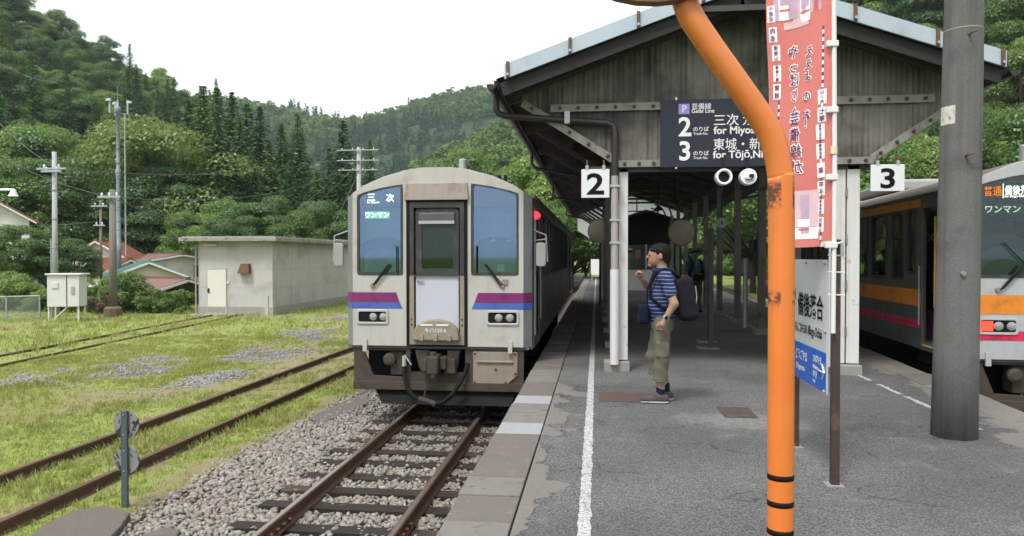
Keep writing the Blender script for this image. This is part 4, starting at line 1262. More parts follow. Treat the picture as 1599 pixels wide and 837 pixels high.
    MB().add([(-.95, .12, .40), (1.15, .12, .40), (1.05, .0, .20), (-.82, .0, .20), (-.95, .5, .40), (1.15, .5, .40), (1.05, .4, .20), (-.82, .4, .20)],
             [(0, 1, 2, 3), (4, 7, 6, 5), (3, 2, 6, 7), (0, 3, 7, 4), (1, 5, 6, 2)]).build('snow_plough', MT['black'], t)
    # bogies and underfloor gear
    whl = MB().lathe([(.12, -.065), (.36, -.065), (.38, -.06), (.405, .0), (.43, .03), (.43, .06), (.12, .065)], 20, axis='x').mesh('wheel', GRIME, True)
    for yb_ in (2.4, LEN - 2.6):
        for dy in (-.9, .9):
            for sg in (-1, 1):
                o = link('wheel', whl, t, (sg * .56, yb_ + dy, .43))
                o.rotation_euler = (0, 0, 0 if sg < 0 else math.pi)
        for sg in (-1, 1): MB().box(sg * .85 - .09, sg * .85 + .09, yb_ - 1.2, yb_ + 1.2, .38, .62).build('bogie_frame', MT['black'], t, bevel=.04)
    MB().box(-1.15, 1.15, 4.2, 7.2, .35, 1.0).build('underfloor_box', MT['black'], t)
    MB().box(-1.15, 1.15, 7.6, 11.2, .4, 1.0).build('underfloor_box', MT['black'], t)
    if door_open:
        st = M('yellow_step', (.55, .33, .03), .6)
        MB().box(-W - .02, -W + .25, dh[0] + .02, dh[1] - .02, 1.062, 1.075).build('door_step', st, t)
        MB().tube([(-W + .12, dh[1] - .1, 1.6), (-W + .12, dh[1] - .1, 2.9)], .016, 8).build('handrail', st, t)
        MB().box(-W + .3, -W + .5, dh[1] - .05, dh[1] + .1, 1.06, 1.65).build('fare_box', MT['black'], t)
        MB().box(-.9, -.6, .5, .75, 2.0, 2.06).build('handrail', st, t)
        for k in range(4):
            pts_ = [(-1.0 + .05 * math.cos(a), 1.5 + k * .35, 2.62 + .06 * math.sin(a)) for a in np.linspace(0, 2 * math.pi, 11)]
            MB().tube(pts_, .01, 5, False).build('strap_ring', st, t)
    return t
railcar('white railcar with purple and blue stripe standing at track 2', -2.28, 10.42, 'p', '三次', 'キハ120 6', False, False, True)
railcar('grey railcar with orange and pink stripes standing at track 3', 5.93, 9.82, 'o', '備後落合', '120', True, True, False, R(-3.2))

# ================================================================ foreground: orange mirror pole
def orange_mat():
    s = NT('orange_pole_paint')
    pos = s.n('NewGeometry').outputs['Position']
    sx = s.n('SeparateXYZ', Vector=pos)
    X, Z = sx.outputs[0], sx.outputs[2]
    nz = s.noise(pos, 30, 6, 0.7)
    n0 = s.noise(pos, 4, 4, 0.6)
    c = s.mix(n0, (0.54, 0.135, 0.02), (0.64, 0.18, 0.032))
    faded = s.ramp(Z, 1.6, 2.1)
    c = s.mix(s.math('MULTIPLY', faded, 0.75), c, s.mix(n0, (0.40, 0.112, 0.018), (0.52, 0.16, 0.026)))
    # rust scars where two clamps used to sit, with runs below them
    run = s.noise(s.n('Mapping', {'vector_type': 'POINT'}, Vector=pos, Scale=(60.0, 60.0, 3.0)).outputs[0], 1.0, 4, 0.7)
    xc = ground_x
    tot = None
    for z0, z1, h in ((1.69, 1.775, 0.17), (1.365, 1.405, 0.05)):
        band = s.math('MULTIPLY', s.ramp(Z, z0 - .012, z0 + .008), s.ramp(Z, z1 + .008, z1 - .012))
        drip = s.math('MULTIPLY', s.math('MULTIPLY', s.ramp(Z, z0 - h, z0), s.ramp(Z, z1, z0)), s.ramp(run, 0.52, 0.66))
        a = s.math('ABSOLUTE', s.math('SUBTRACT', X, xc))
        split = s.math('MULTIPLY', s.ramp(s.math('SUBTRACT', X, xc), -0.010, -0.015), 1.0)
        rgt = s.ramp(s.math('SUBTRACT', X, xc), 0.026, 0.030)
        m = s.math('MULTIPLY', s.math('MAXIMUM', band, s.math('MULTIPLY', drip, 0.9)), s.math('MAXIMUM', split, rgt))
        m = s.math('MULTIPLY', m, s.ramp(nz, 0.38, 0.52))
        tot = m if tot is None else s.math('MAXIMUM', tot, m)
    # rust flaking on the underside of the bend and fine speckles
    nrm = s.n('SeparateXYZ', Vector=s.n('NewGeometry').outputs['Normal'])
    under = s.math('MULTIPLY', s.ramp(s.math('MULTIPLY', nrm.outputs[0], -1.0), 0.45, 0.95), s.math('MULTIPLY', s.ramp(Z, 1.85, 2.0), s.ramp(nz, 0.52, 0.62)))
    speck = s.ramp(s.noise(pos, 90, 3, 0.7), 0.73, 0.78)
    tot = s.math('MAXIMUM', tot, s.math('MAXIMUM', s.math('MULTIPLY', under, 0.6), s.math('MULTIPLY', speck, 0.5)))
    c = s.mix(tot, c, s.mix(nz, (0.035, 0.012, 0.008), (0.16, 0.055, 0.025)))
    p = s.n('BsdfPrincipled', Base_Color=c, Roughness=s.math('ADD', 0.38, s.math('MULTIPLY', tot, 0.5)))
    s.set(p.inputs['Normal'], s.n('Bump', Strength=0.25, Distance=0.003, Height=s.math('ADD', nz, s.math('MULTIPLY', tot, 0.8))).outputs[0])
    return s.out(p.outputs[0])
YP = 2.62
pb = at(1219.5, 600, YP)
ground_x = pb.x
po = thing('mirror_pole', 'orange painted steel pole bent at the top, close in front', 'pole', (0, 0, 0))
path = [(pb.x, YP, -.05), (pb.x, YP, 1.3)] + [at(px, py, YP) for px, py in ((1219.5, 300), (1218.5, 272), (1214, 244), (1205, 215), (1191, 188), (1172, 160), (1145, 122), (1117, 83), (1093, 48), (1078, 24), (1069, 0), (1065, -28), (1064, -70), (1064, -300))]
# smooth the path
pp = [Vector(p) for p in path]
out = []
for i in range(len(pp) - 1):
    p0, p1, p2, p3 = pp[max(i - 1, 0)], pp[i], pp[i + 1], pp[min(i + 2, len(pp) - 1)]
    for k in range(5):
        t = k / 5
        out.append(0.5 * ((2 * p1) + (p2 - p0) * t + (2 * p0 - 5 * p1 + 4 * p2 - p3) * t * t + (3 * p1 - p0 - 3 * p2 + p3) * t ** 3))
out.append(pp[-1])
MB().tube(out, .0436, 28).build('pole', orange_mat(), po, 'all')
for py in (743, 784, 828, 872, 916):
    z = at(1219, py, YP).z
    b = MB().lathe([(.0442, -.0095), (.0442, .0095)], 28, (pb.x, YP, z)).build('black_band', M('black_tape', (.008, .006, .005), .7, var=.3, spec=.15), po, 'all')
    b.rotation_euler = (0, 0, 0)
# mirror housing at the top (only its lower rim reaches into the view)
pm = at(1026, 6, YP - .05)
mir = thing('platform_mirror', 'round mirror housing on the bent orange pole, only its lower rim in view', 'mirror', (pm.x, YP - .05, pm.z + .45))
MB().lathe([(.40, -.03), (.45, -.02), (.455, .0), (.45, .03), (.36, .09), (.1, .13)], 40, axis='y').build('housing', M('mirror_housing_brown', (.16, .085, .05), .6, var=.4, vs=8), mir, True)
MB().lathe([(.395, -.032), (.25, -.05), (.05, -.058)], 40, axis='y').build('mirror_glass', M('mirror_glass', (.8, .82, .82), .03, metal=1, var=.02), mir, True)

# ================================================================ station name sign, edge towards us
BR = M('rust_brown_post', (0.04, 0.026, 0.025), .6, var=.3, vs=10, dirt=(.10, .05, .035), ds=8)
sgx = 1.575
pA, pB = ground_at(1303, 757, 0), ground_at(1241.5, 697, 0)
nm = thing('station_name_sign', 'white and blue station name board on two brown posts beside the banner', 'sign', (0, 0, 0))
for p, zt in ((pA, 1.64), (pB, 1.60)):
    MB().box(p.x - .026, p.x + .026, p.y - .026, p.y + .026, -.02, zt).build('post', BR, nm, bevel=.004)
    MB().box(p.x - .06, p.x + .05, p.y - .06, p.y + .05, -.01, .006).build('post_foot', MT['concrete'], nm)
BDM = M('sign_white_board', (.46, .475, .49), .35, var=.06, vs=2, dirt=(.5, .48, .45), ds=3, dlo=.55, dhi=.85)
BLUE = M('sign_blue', (.012, .095, .42), .35, var=.05)
dirv = (pA - pB); Lb = dirv.length; dirv.normalize()
ang = math.atan2(dirv.y, dirv.x)
zb0, zb1 = .60, 1.505
bd_ = empty('board_mount', (pB.x, pB.y, 0), ang, nm)          # local +x runs from the far post to the near post, local -y faces us
off = -.035
bo = MB().box(.05, Lb + .0 - .035, off - .012, off, zb0, zb1).build('board', BDM, None)
bl = MB().box(.053, Lb - .038, off - .0155, off - .0122, zb0 + .003, zb0 + .275).build('blue_band', BLUE, None)
parts = [bo, bl]
def st(tx, x, z, h, m_, b_=.0, sx=1.0):
    o = text('lettering', tx, h, m_, None, (.085 + x * .9, off - .0175, z), bold=b_ * .4, sx=sx * .9, ext=.0005)
    parts.append(o)
INKB = M('jr_blue', (.02, .2, .5), .4)
st('JR', .03, zb0 + .60, .125, INKB, .02)
st('備後落合', .20, zb0 + .50, .185, MT['ink'], .022, .98)
st('（びんごおちあい）', .02, zb0 + .36, .082, MT['ink'], .008, .78)
st('Bingo-Ochiai', .53, zb0 + .36, .098, MT['ink'], .015, .72)
st('どうごやま', .14, zb0 + .155, .085, SWH, .012, .85)
st('Dōgoyama', .16, zb0 + .075, .06, SWH, .005)
st('ひばやま', .66, zb0 + .185, .06, SWH, .008)
st('Hibayama', .66, zb0 + .135, .04, SWH, .005)
st('ゆき', .66, zb0 + .075, .06, SWH, .008)
st('Yuki', .66, zb0 + .035, .035, SWH, .005)
for sgn, x in ((-1, .08), (1, Lb - .05)):
    zc = zb0 + .14
    for dz in (-.05, .05):
        parts.append(MB().bar((x, off - .018, zc), (x - sgn * .05, off - .018, zc + dz), .003, .018, (0, 1, 0)).build('arrow', SWH, None))
    parts.append(MB().bar((x, off - .0185, zc), (x - sgn * .13, off - .0185, zc), .003, .018, (0, 1, 0)).build('arrow', SWH, None))
for x, z in ((.08, zb1 - .02), (Lb * .48, zb1 - .02), (Lb - .07, zb1 - .02), (.07, zb0 + .42), (Lb - .05, zb0 + .42), (.07, zb0 + .03), (Lb - .06, zb0 + .012)):
    parts.append(MB().lathe([(.014, 0), (.014, -.012), (.006, -.018)], 8, (x, off - .012, z), 'y').build('bolt', MT['galv'], None))
Mw = Matrix.Translation((pB.x, pB.y, 0)) @ Matrix.Rotation(ang, 4, 'Z')
bpy.data.objects.remove(bd_)
for o in parts:
    base = o.matrix_basis.copy()
    o.parent = nm if o is bo else (bo if o is not bl else bo)
    o.matrix_basis = (Mw @ base) if o is bo else base
# white cable ties
for z in (1.53, 1.42, 1.27):
    MB().tube([(pA.x + .05, pA.y - .03, z), (pA.x - .06, pA.y - .03, z + .004)], .005, 5).build('cable_tie', MT['white'], nm)

# ================================================================ banner, seen from the back
ban = thing('advertising_banner', 'tall red cloth banner with white lettering showing through reversed', 'banner', (0, 0, 0))
bx, by = pA.x - .03, pA.y - .05
MB().tube([(bx, by, 1.02), (bx + .005, by, 2.0), (bx - .01, by, 3.45)], .0155, 10).build('banner_pole', MT['white'], ban, True)
MB().lathe([(.022, 0), (.022, .05)], 10, (bx - .002, by, 2.20)).build('pole_joint', M('ivory_plastic', (.6, .52, .38), .5), ban)
# cloth basis: u from the pole side (0) to the free side (1)
ca = R(180 - 46)
cu = Vector((math.cos(ca), math.sin(ca), 0)); cn = Vector((cu.y, -cu.x, 0))
if cn.y > 0: cn = -cn
BWID, BZ0, BZ1 = .482, 1.60, 3.42
def cloth(u, z, d=0.0):
    a = .018 * math.sin(u * 7 + z * 2.1) + .012 * math.sin(z * 5.3 + u * 3)
    p = Vector((bx - .012, by, 0)) + cu * (u * BWID) + cn * (a * min(1, u * 4) + d)
    return (p.x, p.y, z - .012 * math.sin(u * 3.1))
s = NT('red_banner_cloth')
pos = s.n('NewGeometry').outputs['Position']
cc = s.mix(s.noise(pos, 3, 3, .5), (0.78, 0.225, 0.205), (0.84, 0.29, 0.265))
d_ = s.n('BsdfDiffuse', Color=cc).outputs[0]; t_ = s.n('BsdfTranslucent', Color=cc).outputs[0]
mx = s.n('MixShader', Fac=.5); s.set(mx.inputs[1], d_); s.set(mx.inputs[2], t_)
RED = s.out(mx.outputs[0])
def clothpatch(u0, u1, z0, z1, d, mat, name, nu=8, nz=20, parent=None):
    V, Fq = [], []
    for j in range(nz + 1):
        for i in range(nu + 1):
            V.append(cloth(u0 + (u1 - u0) * i / nu, z0 + (z1 - z0) * j / nz, d))
    for j in range(nz):
        for i in range(nu):
            a = j * (nu + 1) + i
            Fq.append((a, a + 1, a + nu + 2, a + nu + 1))
    return link(name, mesh_np(name, V, Fq, mat, True), parent or ban)
cl = clothpatch(0, 1, BZ0, BZ1, 0, RED, 'cloth', 24, 60)
WCL = M('banner_white', (.80, .74, .74), .8, var=.05); INKV = M('banner_ink', (.15, .035, .11), .8, var=.1); PALE = M('banner_photo_pale', (.62, .42, .46), .8, var=.35, vs=9); PALE2 = M('banner_photo_lilac', (.47, .34, .45), .8, var=.4, vs=7)
def uz(px, py):
    # photo position on the cloth -> (u, z), with the depth of the cloth at that u
    u = (1297 - px) / 98.0
    q = Vector(cloth(u, 2.0))
    return u, at(px, py, q.y).z
def ctext(tx, px, py, h, mat, d, bold, name='lettering', sx=1.0):
    """one glyph, mirrored, laid on the cloth around the photo point"""
    o = text(name, tx, h, mat, cl, (0, 0, 0), (0, 0, 0), 'C', bold, sx)
    me = o.data
    u0, z0 = uz(px, py)
    for v in me.vertices:
        # reading side is the other face: letter +x runs towards larger u as seen from behind
        uu = u0 + v.co.x / BWID * .88
        v.co = Vector(cloth(uu, z0 - h * .36 + v.co.y, d + v.co.z))
    me.update()
    return o
for i, (tx, py) in enumerate((('や', 78), ('っ', 101), ('ぱ', 122), ('り', 147), ('、', 163), ('芸', 183), ('備', 208), ('線', 234), ('が', 259))):
    px = 1236 + i * 1.5
    ctext(tx, px, py, .098, WCL, .003, .075, 'lettering_outline')
    ctext(tx, px, py, .098, INKV, .006, .004)
for i, (tx, py) in enumerate((('え', 78), ('え', 99), ('よ', 117), ('の', 149), ('ぉ', 176), ('！', 192))):
    px = 1264 - i * .4
    ctext(tx, px, py, .078, WCL, .003, .07, 'lettering_outline')
    ctext(tx, px, py, .078, INKV, .006, .004)
def plaque(tx, px, py0, py1, w=11):
    u, za = uz(px, py1); _, zb_ = uz(px, py0)
    du = w / 98.0 / 2
    clothpatch(u - du, u + du, za, zb_, .003, WCL, 'station_plaque', 2, 4, cl)
    n = len(tx)
    for i, ch in enumerate(tx):
        ctext(ch, px, py0 + (py1 - py0) * (i + .5) / n, min(.042, (zb_ - za) / n * .85), INKV, .006, .004)
for tx, px, a, b in (('小奴可', 1206.5, 10, 36), ('内名', 1208, 43, 66), ('道後山', 1211, 70, 94), ('備後八幡', 1211.5, 101, 126), ('東城', 1211, 130, 154),
                     ('山ノ内', 1283.5, 139, 162), ('七塚', 1283, 167, 190), ('備後三日市', 1280.5, 193, 217), ('備後庄原', 1280, 223, 247), ('高', 1280, 253, 276), ('平子', 1280, 281, 304), ('備後西城', 1279, 310, 333), ('比婆山', 1279, 338, 361)):
    plaque(tx, px, a, b)
# route line between the plaques
for px, a, b in ((1214, 156, 190), (1284, 40, 137), (1283, 162, 167), (1280, 217, 223), (1280, 247, 253), (1280, 276, 281), (1279.5, 304, 310), (1280, 361, 379)):
    k = a
    while k < b:
        u, za = uz(px, min(b, k + 6)); _, zb_ = uz(px, k)
        clothpatch(u - .013, u + .013, za, zb_, .003, WCL if int(k / 6) % 2 else INKV, 'route_dash', 1, 2, cl); k += 6
# printed pictures of two railcars: pale areas with simple fronts
def patch_px(x0, x1, y0, y1, d, mat, nm_='printed_picture'):
    u1, za = uz(x0, y1); u0, _ = uz(x1, y1); _, zb_ = uz(x0, y0)
    return clothpatch(u0, u1, za, zb_, d, mat, nm_, 4, 6, cl)
patch_px(1210, 1281, -60, 34, .0025, PALE2)
for x0 in (1217, 1247):
    patch_px(x0, x0 + 17, -40, 32, .004, WCL); patch_px(x0 + 2, x0 + 15, -30, 8, .0055, PALE2); patch_px(x0 + 1, x0 + 16, 15, 18, .0055, RED)
patch_px(1236, 1246, -40, 32, .0036, PALE); patch_px(1223, 1262, 34, 45, .0036, PALE)
patch_px(1243, 1277, 296, 352, .0025, PALE); patch_px(1243, 1276, 353, 371, .0025, WCL); patch_px(1252, 1263, 302, 362, .004, PALE2); patch_px(1248, 1264, 340, 352, .0055, WCL); patch_px(1249, 1263, 354, 357, .0055, RED)
for py in (69, 172, 277, 383):
    z = at(1293, py, by).z
    MB().box(bx - .055, bx + .02, by - .022, by + .022, z - .02, z + .02).build('pole_loop', MT['white'], ban, bevel=.006)
u, zz = uz(1283, 381)
clothpatch(0.0, .17, BZ0 - .004, BZ0 + .03, .004, M('frayed_hem', (.55, .5, .36), .8), 'hem_tape', 3, 1, cl)
MB().tube([(bx, by, 1.60), (bx + .05, by, 1.62), (bx + .055, by, 1.53)], .014, 8).build('pole_hook', MT['galv'], ban, True)

# ================================================================ concrete utility pole on the platform
cpb = ground_at(1488, 688, 0); cpb.y += .17; cpb.x += .085
CPM = M('weathered_concrete_pole', (0.072, 0.07, 0.066), .85, var=.3, vs=2.5, dirt=(.035, .034, .032), ds=1.6, dlo=.48, dhi=.75, streak=.5, bump=.12, bs=60, grain=.25, gs=110)
cpo = thing('utility_pole', 'thick dark grey concrete pole rising from the platform at right', 'pole', cpb)
H_ = 7.5
lean = .014
MB().tube([(lean * z, 0, z) for z in np.linspace(-.05, H_, 12)], [.178 - .0085 * z for z in np.linspace(-.05, H_, 12)], 36).build('shaft', CPM, cpo, 'all')
SEAM = M('pole_seam', (.11, .105, .095), .9, var=.3)
for z in (.63, 1.95, 2.27, 3.43):
    r_ = .178 - .0085 * z
    MB().lathe([(r_ - .004, -.009), (r_ + .0022, 0), (r_ - .004, .009)], 36, (lean * z, 0, z)).build('seam', SEAM if z != 3.43 else M('seam_pale', (.33, .31, .26), .9), cpo, 'all')
for px, py in ((1517, 52), (1511, 242)):
    q = at(px, py, cpb.y - .15) - cpb
    MB().tube([(q.x - .02, -.12, q.z - .01), (q.x - .015, -.2, q.z), (q.x + .02, -.215, q.z + .008)], .009, 6).build('step_bolt', MT['rust'], cpo)
q = at(1504, 427, cpb.y - .17) - cpb
MB().lathe([(.02, 0), (.02, .02), (.01, .022)], 10, (q.x, -.185, q.z), 'y').build('step_socket', MT['concrete'], cpo)
for py in (175, 189):
    q = at(1476.5, py, cpb.y) - cpb
    zc = q.z; r_ = .178 - .0085 * zc + .003
    V, Fq = [], []
    for i in range(6):
        a = R(180 - 6 + i * 11)
        for zz in (-.042, .036): V.append((lean * zc + r_ * math.cos(a), r_ * math.sin(a), zc + zz))
    for i in range(5): Fq.append((2 * i, 2 * i + 2, 2 * i + 3, 2 * i + 1))
    link('label_plate', mesh_np('label_plate', V, Fq, M('pole_label', (.52, .5, .45), .7, var=.2, vs=40, dirt=(.2, .16, .12), ds=30)), cpo)

# ================================================================ yard furniture
# double disc marker
pd = ground_at(197, 792, GZ)
dm = thing('disc_marker', 'grey post with two flaking round discs beside the ballast', 'track marker', pd)
GP = M('blue_grey_paint', (.062, .075, .08), .5, var=.12, vs=6)
sc_ = (pd - Vector((0, 0, CAM_H))).dot(_F) / FPX
MB().box(-.032, .032, -.03, .0, -.05, 152 * sc_).build('post', GP, dm, bevel=.004)
s = NT('flaking_disc'); pos = s.n('TexCoord').outputs['Object']
mp = s.n('Mapping', Vector=pos); mp.inputs['Scale'].default_value = (16, 16, 6)
f = s.ramp(s.noise(mp.outputs[0], 1.0, 5, .6), .54, .57)
c = s.mix(f, s.mix(s.noise(pos, 8, 4, .6), (.15, .15, .143), (.22, .216, .205)), (.012, .018, .02))
DISC = s.out(s.n('BsdfPrincipled', Base_Color=c, Roughness=.6).outputs[0])
for zc, k in ((130 * sc_, 0), (74 * sc_, 1)):
    o = MB().lathe([(.137, 0), (.137, .012)], 32, (0, .004, 0), 'y').build('disc', DISC, dm, loc=(0, 0, zc))
    o.rotation_euler = (0, k * 2.2 + .4, 0)
    for dz in (-.1, .1): MB().lathe([(.009, 0), (.006, -.01)], 6, (0, -.03, zc + dz), 'y').build('bolt', MT['galv'], dm)

# white equipment cabinet
HC = M('cabinet_white', (.54, .55, .52), .5, var=.06, dirt=(.45, .42, .36), ds=3, dlo=.55, dhi=.8, streak=.2)
pc = ground_at(106, 501, GZ)
cb = thing('equipment_cabinet', 'white metal equipment cabinet on angle iron legs by the pole', 'cabinet', pc, R(16))
k = 29.2 / 1155
for x in (-22, 20):
    for y in (-.3, .3): MB().bar((x * k, y, 0), (x * k, y, .62), .05, .05).build('leg', HC, cb)
MB().bar((-18 * k, -.3, .02), (6 * k, -.3, .6), .05, .04).build('brace', HC, cb)
MB().bar((20 * k, -.3, .02), (8 * k, .3, .6), .05, .04).build('brace', HC, cb)
MB().box(-23 * k, 22 * k, -.38, .38, .58, 1.80).build('case', HC, cb, bevel=.01)
MB().box(-25 * k, 26 * k, -.46, .46, 1.80, 1.86).build('roof', HC, cb, bevel=.01)
MB().box(-16 * k, -7 * k, -.42, -.38, 1.28, 1.52).build('meter_box', HC, cb, bevel=.02)
MB().box(11 * k, 16 * k, -.40, -.38, 1.05, 1.35).build('lock_plate', MT['galv'], cb)
MB().box(4 * k, 5.4 * k, -.385, -.379, .6, 1.79).build('door_gap', MT['dark'], cb)

PC = M('pole_concrete_pale', (.34, .35, .35), .8, var=.15, vs=3, streak=.3, dirt=(.2, .2, .2))
WPM = M('pole_timber_grey', (.16, .145, .125), .9, var=.3, vs=3, streak=.4)
def pole(name, label, px, py_base, py_top, Y, w0, w1, mat, arms=(), zb=None):
    b = at(px, py_base, Y)
    if zb is None: zb = min(b.z, GZ + 0.0)
    top = at(px, py_top, Y).z
    t = thing(name, label, 'pole', (b.x, Y, zb))
    h = top - zb
    MB().tube([(0, 0, -.1), (0, 0, h)], [w0 / 2, w1 / 2], 14).build('shaft', mat, t, 'all')
    for py, wd, nins in arms:
        z = at(px, py, Y).z - zb
        MB().box(-wd / 2, wd / 2, -w0 / 2 - .08, -w0 / 2, z - .04, z + .04).build('crossarm', MT['galv'], t)
        for i in range(nins):
            xx = -wd / 2 + wd * (i + .5) / nins
            MB().lathe([(.035, 0), (.05, .03), (.03, .06), (.05, .09), (.02, .14)], 8, (xx, -w0 / 2 - .04, z + .04)).build('insulator', MT['white'], t)
    return t, Vector((b.x, Y, top))
t1, top1 = pole('utility_pole', 'pale concrete pole behind the white equipment cabinet', 87, 500, 237, 28.4, .25, .17, PC, ((264, 1.3, 2), (268, .9, 2)))
MB().tube([(-.12, -.06, 0), (-.13, -.06, 3.4)], .03, 6).build('conduit', MT['galv'], t1)
for z in (1.6, 3.0, 4.2, 5.4): MB().lathe([(.13, 0), (.13, .04)], 14, (0, 0, z)).build('band', MT['galv'], t1)
t2, top2 = pole('utility_pole', 'grey timber pole with stump base in front of the blue mast', 177, 486, 296, 29.0, .34, .24, WPM, ((308, 1.0, 3),))
MB().lathe([(.36, -.1), (.34, .35), (.25, .42)], 10, (.05, -.1, 0)).build('stump', M('stump', (.12, .085, .06), .95, var=.3), t2)
t3, top3 = pole('utility_pole', 'thin timber pole beside the white gabled house', 158, 440, 312, 40, .17, .13, WPM, ((322, 1.0, 2), (352, .7, 2)))
t4, top4 = pole('utility_pole', 'concrete pole with three crossarms rising behind the railcar roof', 561, 470, 230, 60, .46, .34, PC, ((235, 3.6, 4), (251, 3.6, 4), (266, 3.4, 4)))
t5, top5 = pole('utility_pole', 'small distant pole above the flat hut roof', 393, 400, 318, 75, .3, .2, WPM, ((343, 2.6, 3), (350, 1.5, 2)))
# antenna mast
MST = M('mast_blue_grey', (.20, .225, .25), .5, metal=.2, var=.1)
b = at(186, 470, 46); b.z = GZ
zt = at(186, 156, 46).z
ms = thing('antenna_mast', 'tall blue grey antenna mast with panel antennas at its top', 'mast', b)
h = zt - GZ
kk = 46.5 / 1155
sec = [(0, .40), (.22 * h, .38), (.25 * h, .60), (.26 * h, .36), (.6 * h, .30), (.64 * h, .48), (.65 * h, .27), (.93 * h, .24), (.935 * h, .42), (.965 * h, .42), (.97 * h, .2), (h, .12)]
MB().lathe([(r_ / 2 * .82, z) for z, r_ in sec], 16).build('shaft', MST, ms, 'all')
MB().tube([(0, 0, h), (0, 0, h + .9)], .025, 6).build('lightning_rod', MST, ms)
for a in range(3):
    an = a * 2.094 + .3
    c_, s_ = math.cos(an) * .62, math.sin(an) * .62
    MB().bar((0, 0, h * .93), (c_, s_, h * .93), .06, .06).build('arm', MST, ms)
    MB().bar((c_, s_, h * .925), (c_, s_, h * 1.0), .10, .07).build('panel_antenna', MT['galv'], ms)
    MB().box(c_ * 1.15 - .15, c_ * 1.15 + .15, s_ * 1.15 - .07, s_ * 1.15 + .07, h * .985, h * .985 + .14).build('radio_unit', M('pale_plastic', (.45, .47, .47), .5), ms)
for z in np.linspace(.3 * h, .9 * h, 9):
    MB().lathe([(.16, 0), (.16, .05)], 10, (0, 0, z)).build('band', MST, ms)
MB().tube([(.5, 0, h * .2), (.5, 0, h * .93)], .05, 6).build('feed_pipe', M('feeder_green', (.25, .3, .27), .6), ms)

# concrete hut
HM = M('hut_render', (.40, .395, .378), .85, var=.14, vs=.8, dirt=(.29, .275, .25), ds=.9, dlo=.45, dhi=.75, streak=.3, bump=.2, bs=25)
HB = M('hut_plinth', (.26, .245, .215), .9, var=.25, vs=3)
hx0, hx1, hy0, hy1 = -17.1, -13.75, 30.2, 40.2
ht = thing('concrete_hut', 'low grey rendered concrete hut with flat overhanging roof', 'hut', (hx1, hy0, GZ))
wd_, ln_ = hx1 - hx0, hy1 - hy0
HH = at(420, 377, hy0).z - GZ
MB().box(-wd_, 0, 0, ln_, .36, HH).build('wall', HM, ht)
MB().box(-wd_ - .03, .035, -.035, ln_ + .03, -.1, .36).build('plinth', HB, ht)
MB().box(-wd_ - .6, .4, -.55, ln_ + .4, HH, HH + .17).build('roof_slab', M('roof_slab', (.25, .24, .215), .9, var=.3, vs=1.5, dirt=(.1, .09, .08), ds=2.5, streak=.3), ht, bevel=.02)
MB().box(-wd_ - .5, .3, -.4, ln_ + .3, HH + .17, HH + .22).build('roof_top', HB, ht)
xk = wd_ / 113.0
def hxp(px): return -(420 - px) * xk
zk = 31.6 / 1155
d = MB().box(hxp(321), hxp(349.5), -.03, 0, .1, 1.98).build('door', M('door_cream', (.55, .54, .48), .5, var=.05, dirt=(.42, .27, .12), ds=1.6, dlo=.58, dhi=.75), ht)
MB().ring(rect(hxp(320), hxp(350.5), .05, 2.03), rect(hxp(321), hxp(349.5), .1, 1.98), -.045, -.002).build('door_frame', M('door_frame_grey', (.38, .37, .33), .6), d)
MB().box(hxp(322), hxp(324.5), -.06, -.03, .95, 1.15).build('handle', MT['dark'], d)
MB().box(hxp(300), hxp(366), -.6, .03, -.1, .06).build('door_step', HB, ht, bevel=.02)
z0 = (402 - 427) * zk + CAM_H - GZ
MB().add([(hxp(371), -.28, z0), (hxp(388), -.28, z0), (hxp(388), -.0, z0), (hxp(371), 0, z0), (hxp(375), -.2, z0 + .42), (hxp(387), -.2, z0 + .42), (hxp(387), 0, z0 + .42), (hxp(375), 0, z0 + .42)],
         [(0, 3, 2, 1), (4, 5, 6, 7), (0, 1, 5, 4), (1, 2, 6, 5), (2, 3, 7, 6), (3, 0, 4, 7)]).build('vent_hood', MT['rust'], ht)
MB().box(hxp(351.5), hxp(354), -.05, 0, 1.35, 1.45).build('switch_box', MT['white'], ht)
MB().box(hxp(318), hxp(337), -.12, 0, HH - .2, HH - .1).build('lamp_fitting', M('hut_lamp', (.5, .47, .38), .5), ht)
MB().tube([(-wd_ - .06, -.1, HH - .02), (-wd_ - .06, -.1, .05)], .04, 6).build('drain_pipe', HB, ht)
MB().box(hxp(409), hxp(413.5), -.05, .0, .0, .85).build('cable_duct', HM, ht)
for k in range(1, 5):
    MB().box(-.001, .0035, k * 2.0 - .006, k * 2.0 + .006, .37, HH - .02).build('wall_joint', HB, ht)
for z in (1.15, 1.95):
    MB().box(-.001, .003, .05, ln_, z, z + .012).build('wall_joint', HB, ht)
    MB().box(-wd_, 0, -.003, .001, z + .02, z + .03).build('wall_joint', HB, ht)
# stub chimney
MB().tube([(hxp(354), 2, HH), (hxp(354), 2, HH + .45)], .06, 8).build('vent_stub', MT['rust'], ht)

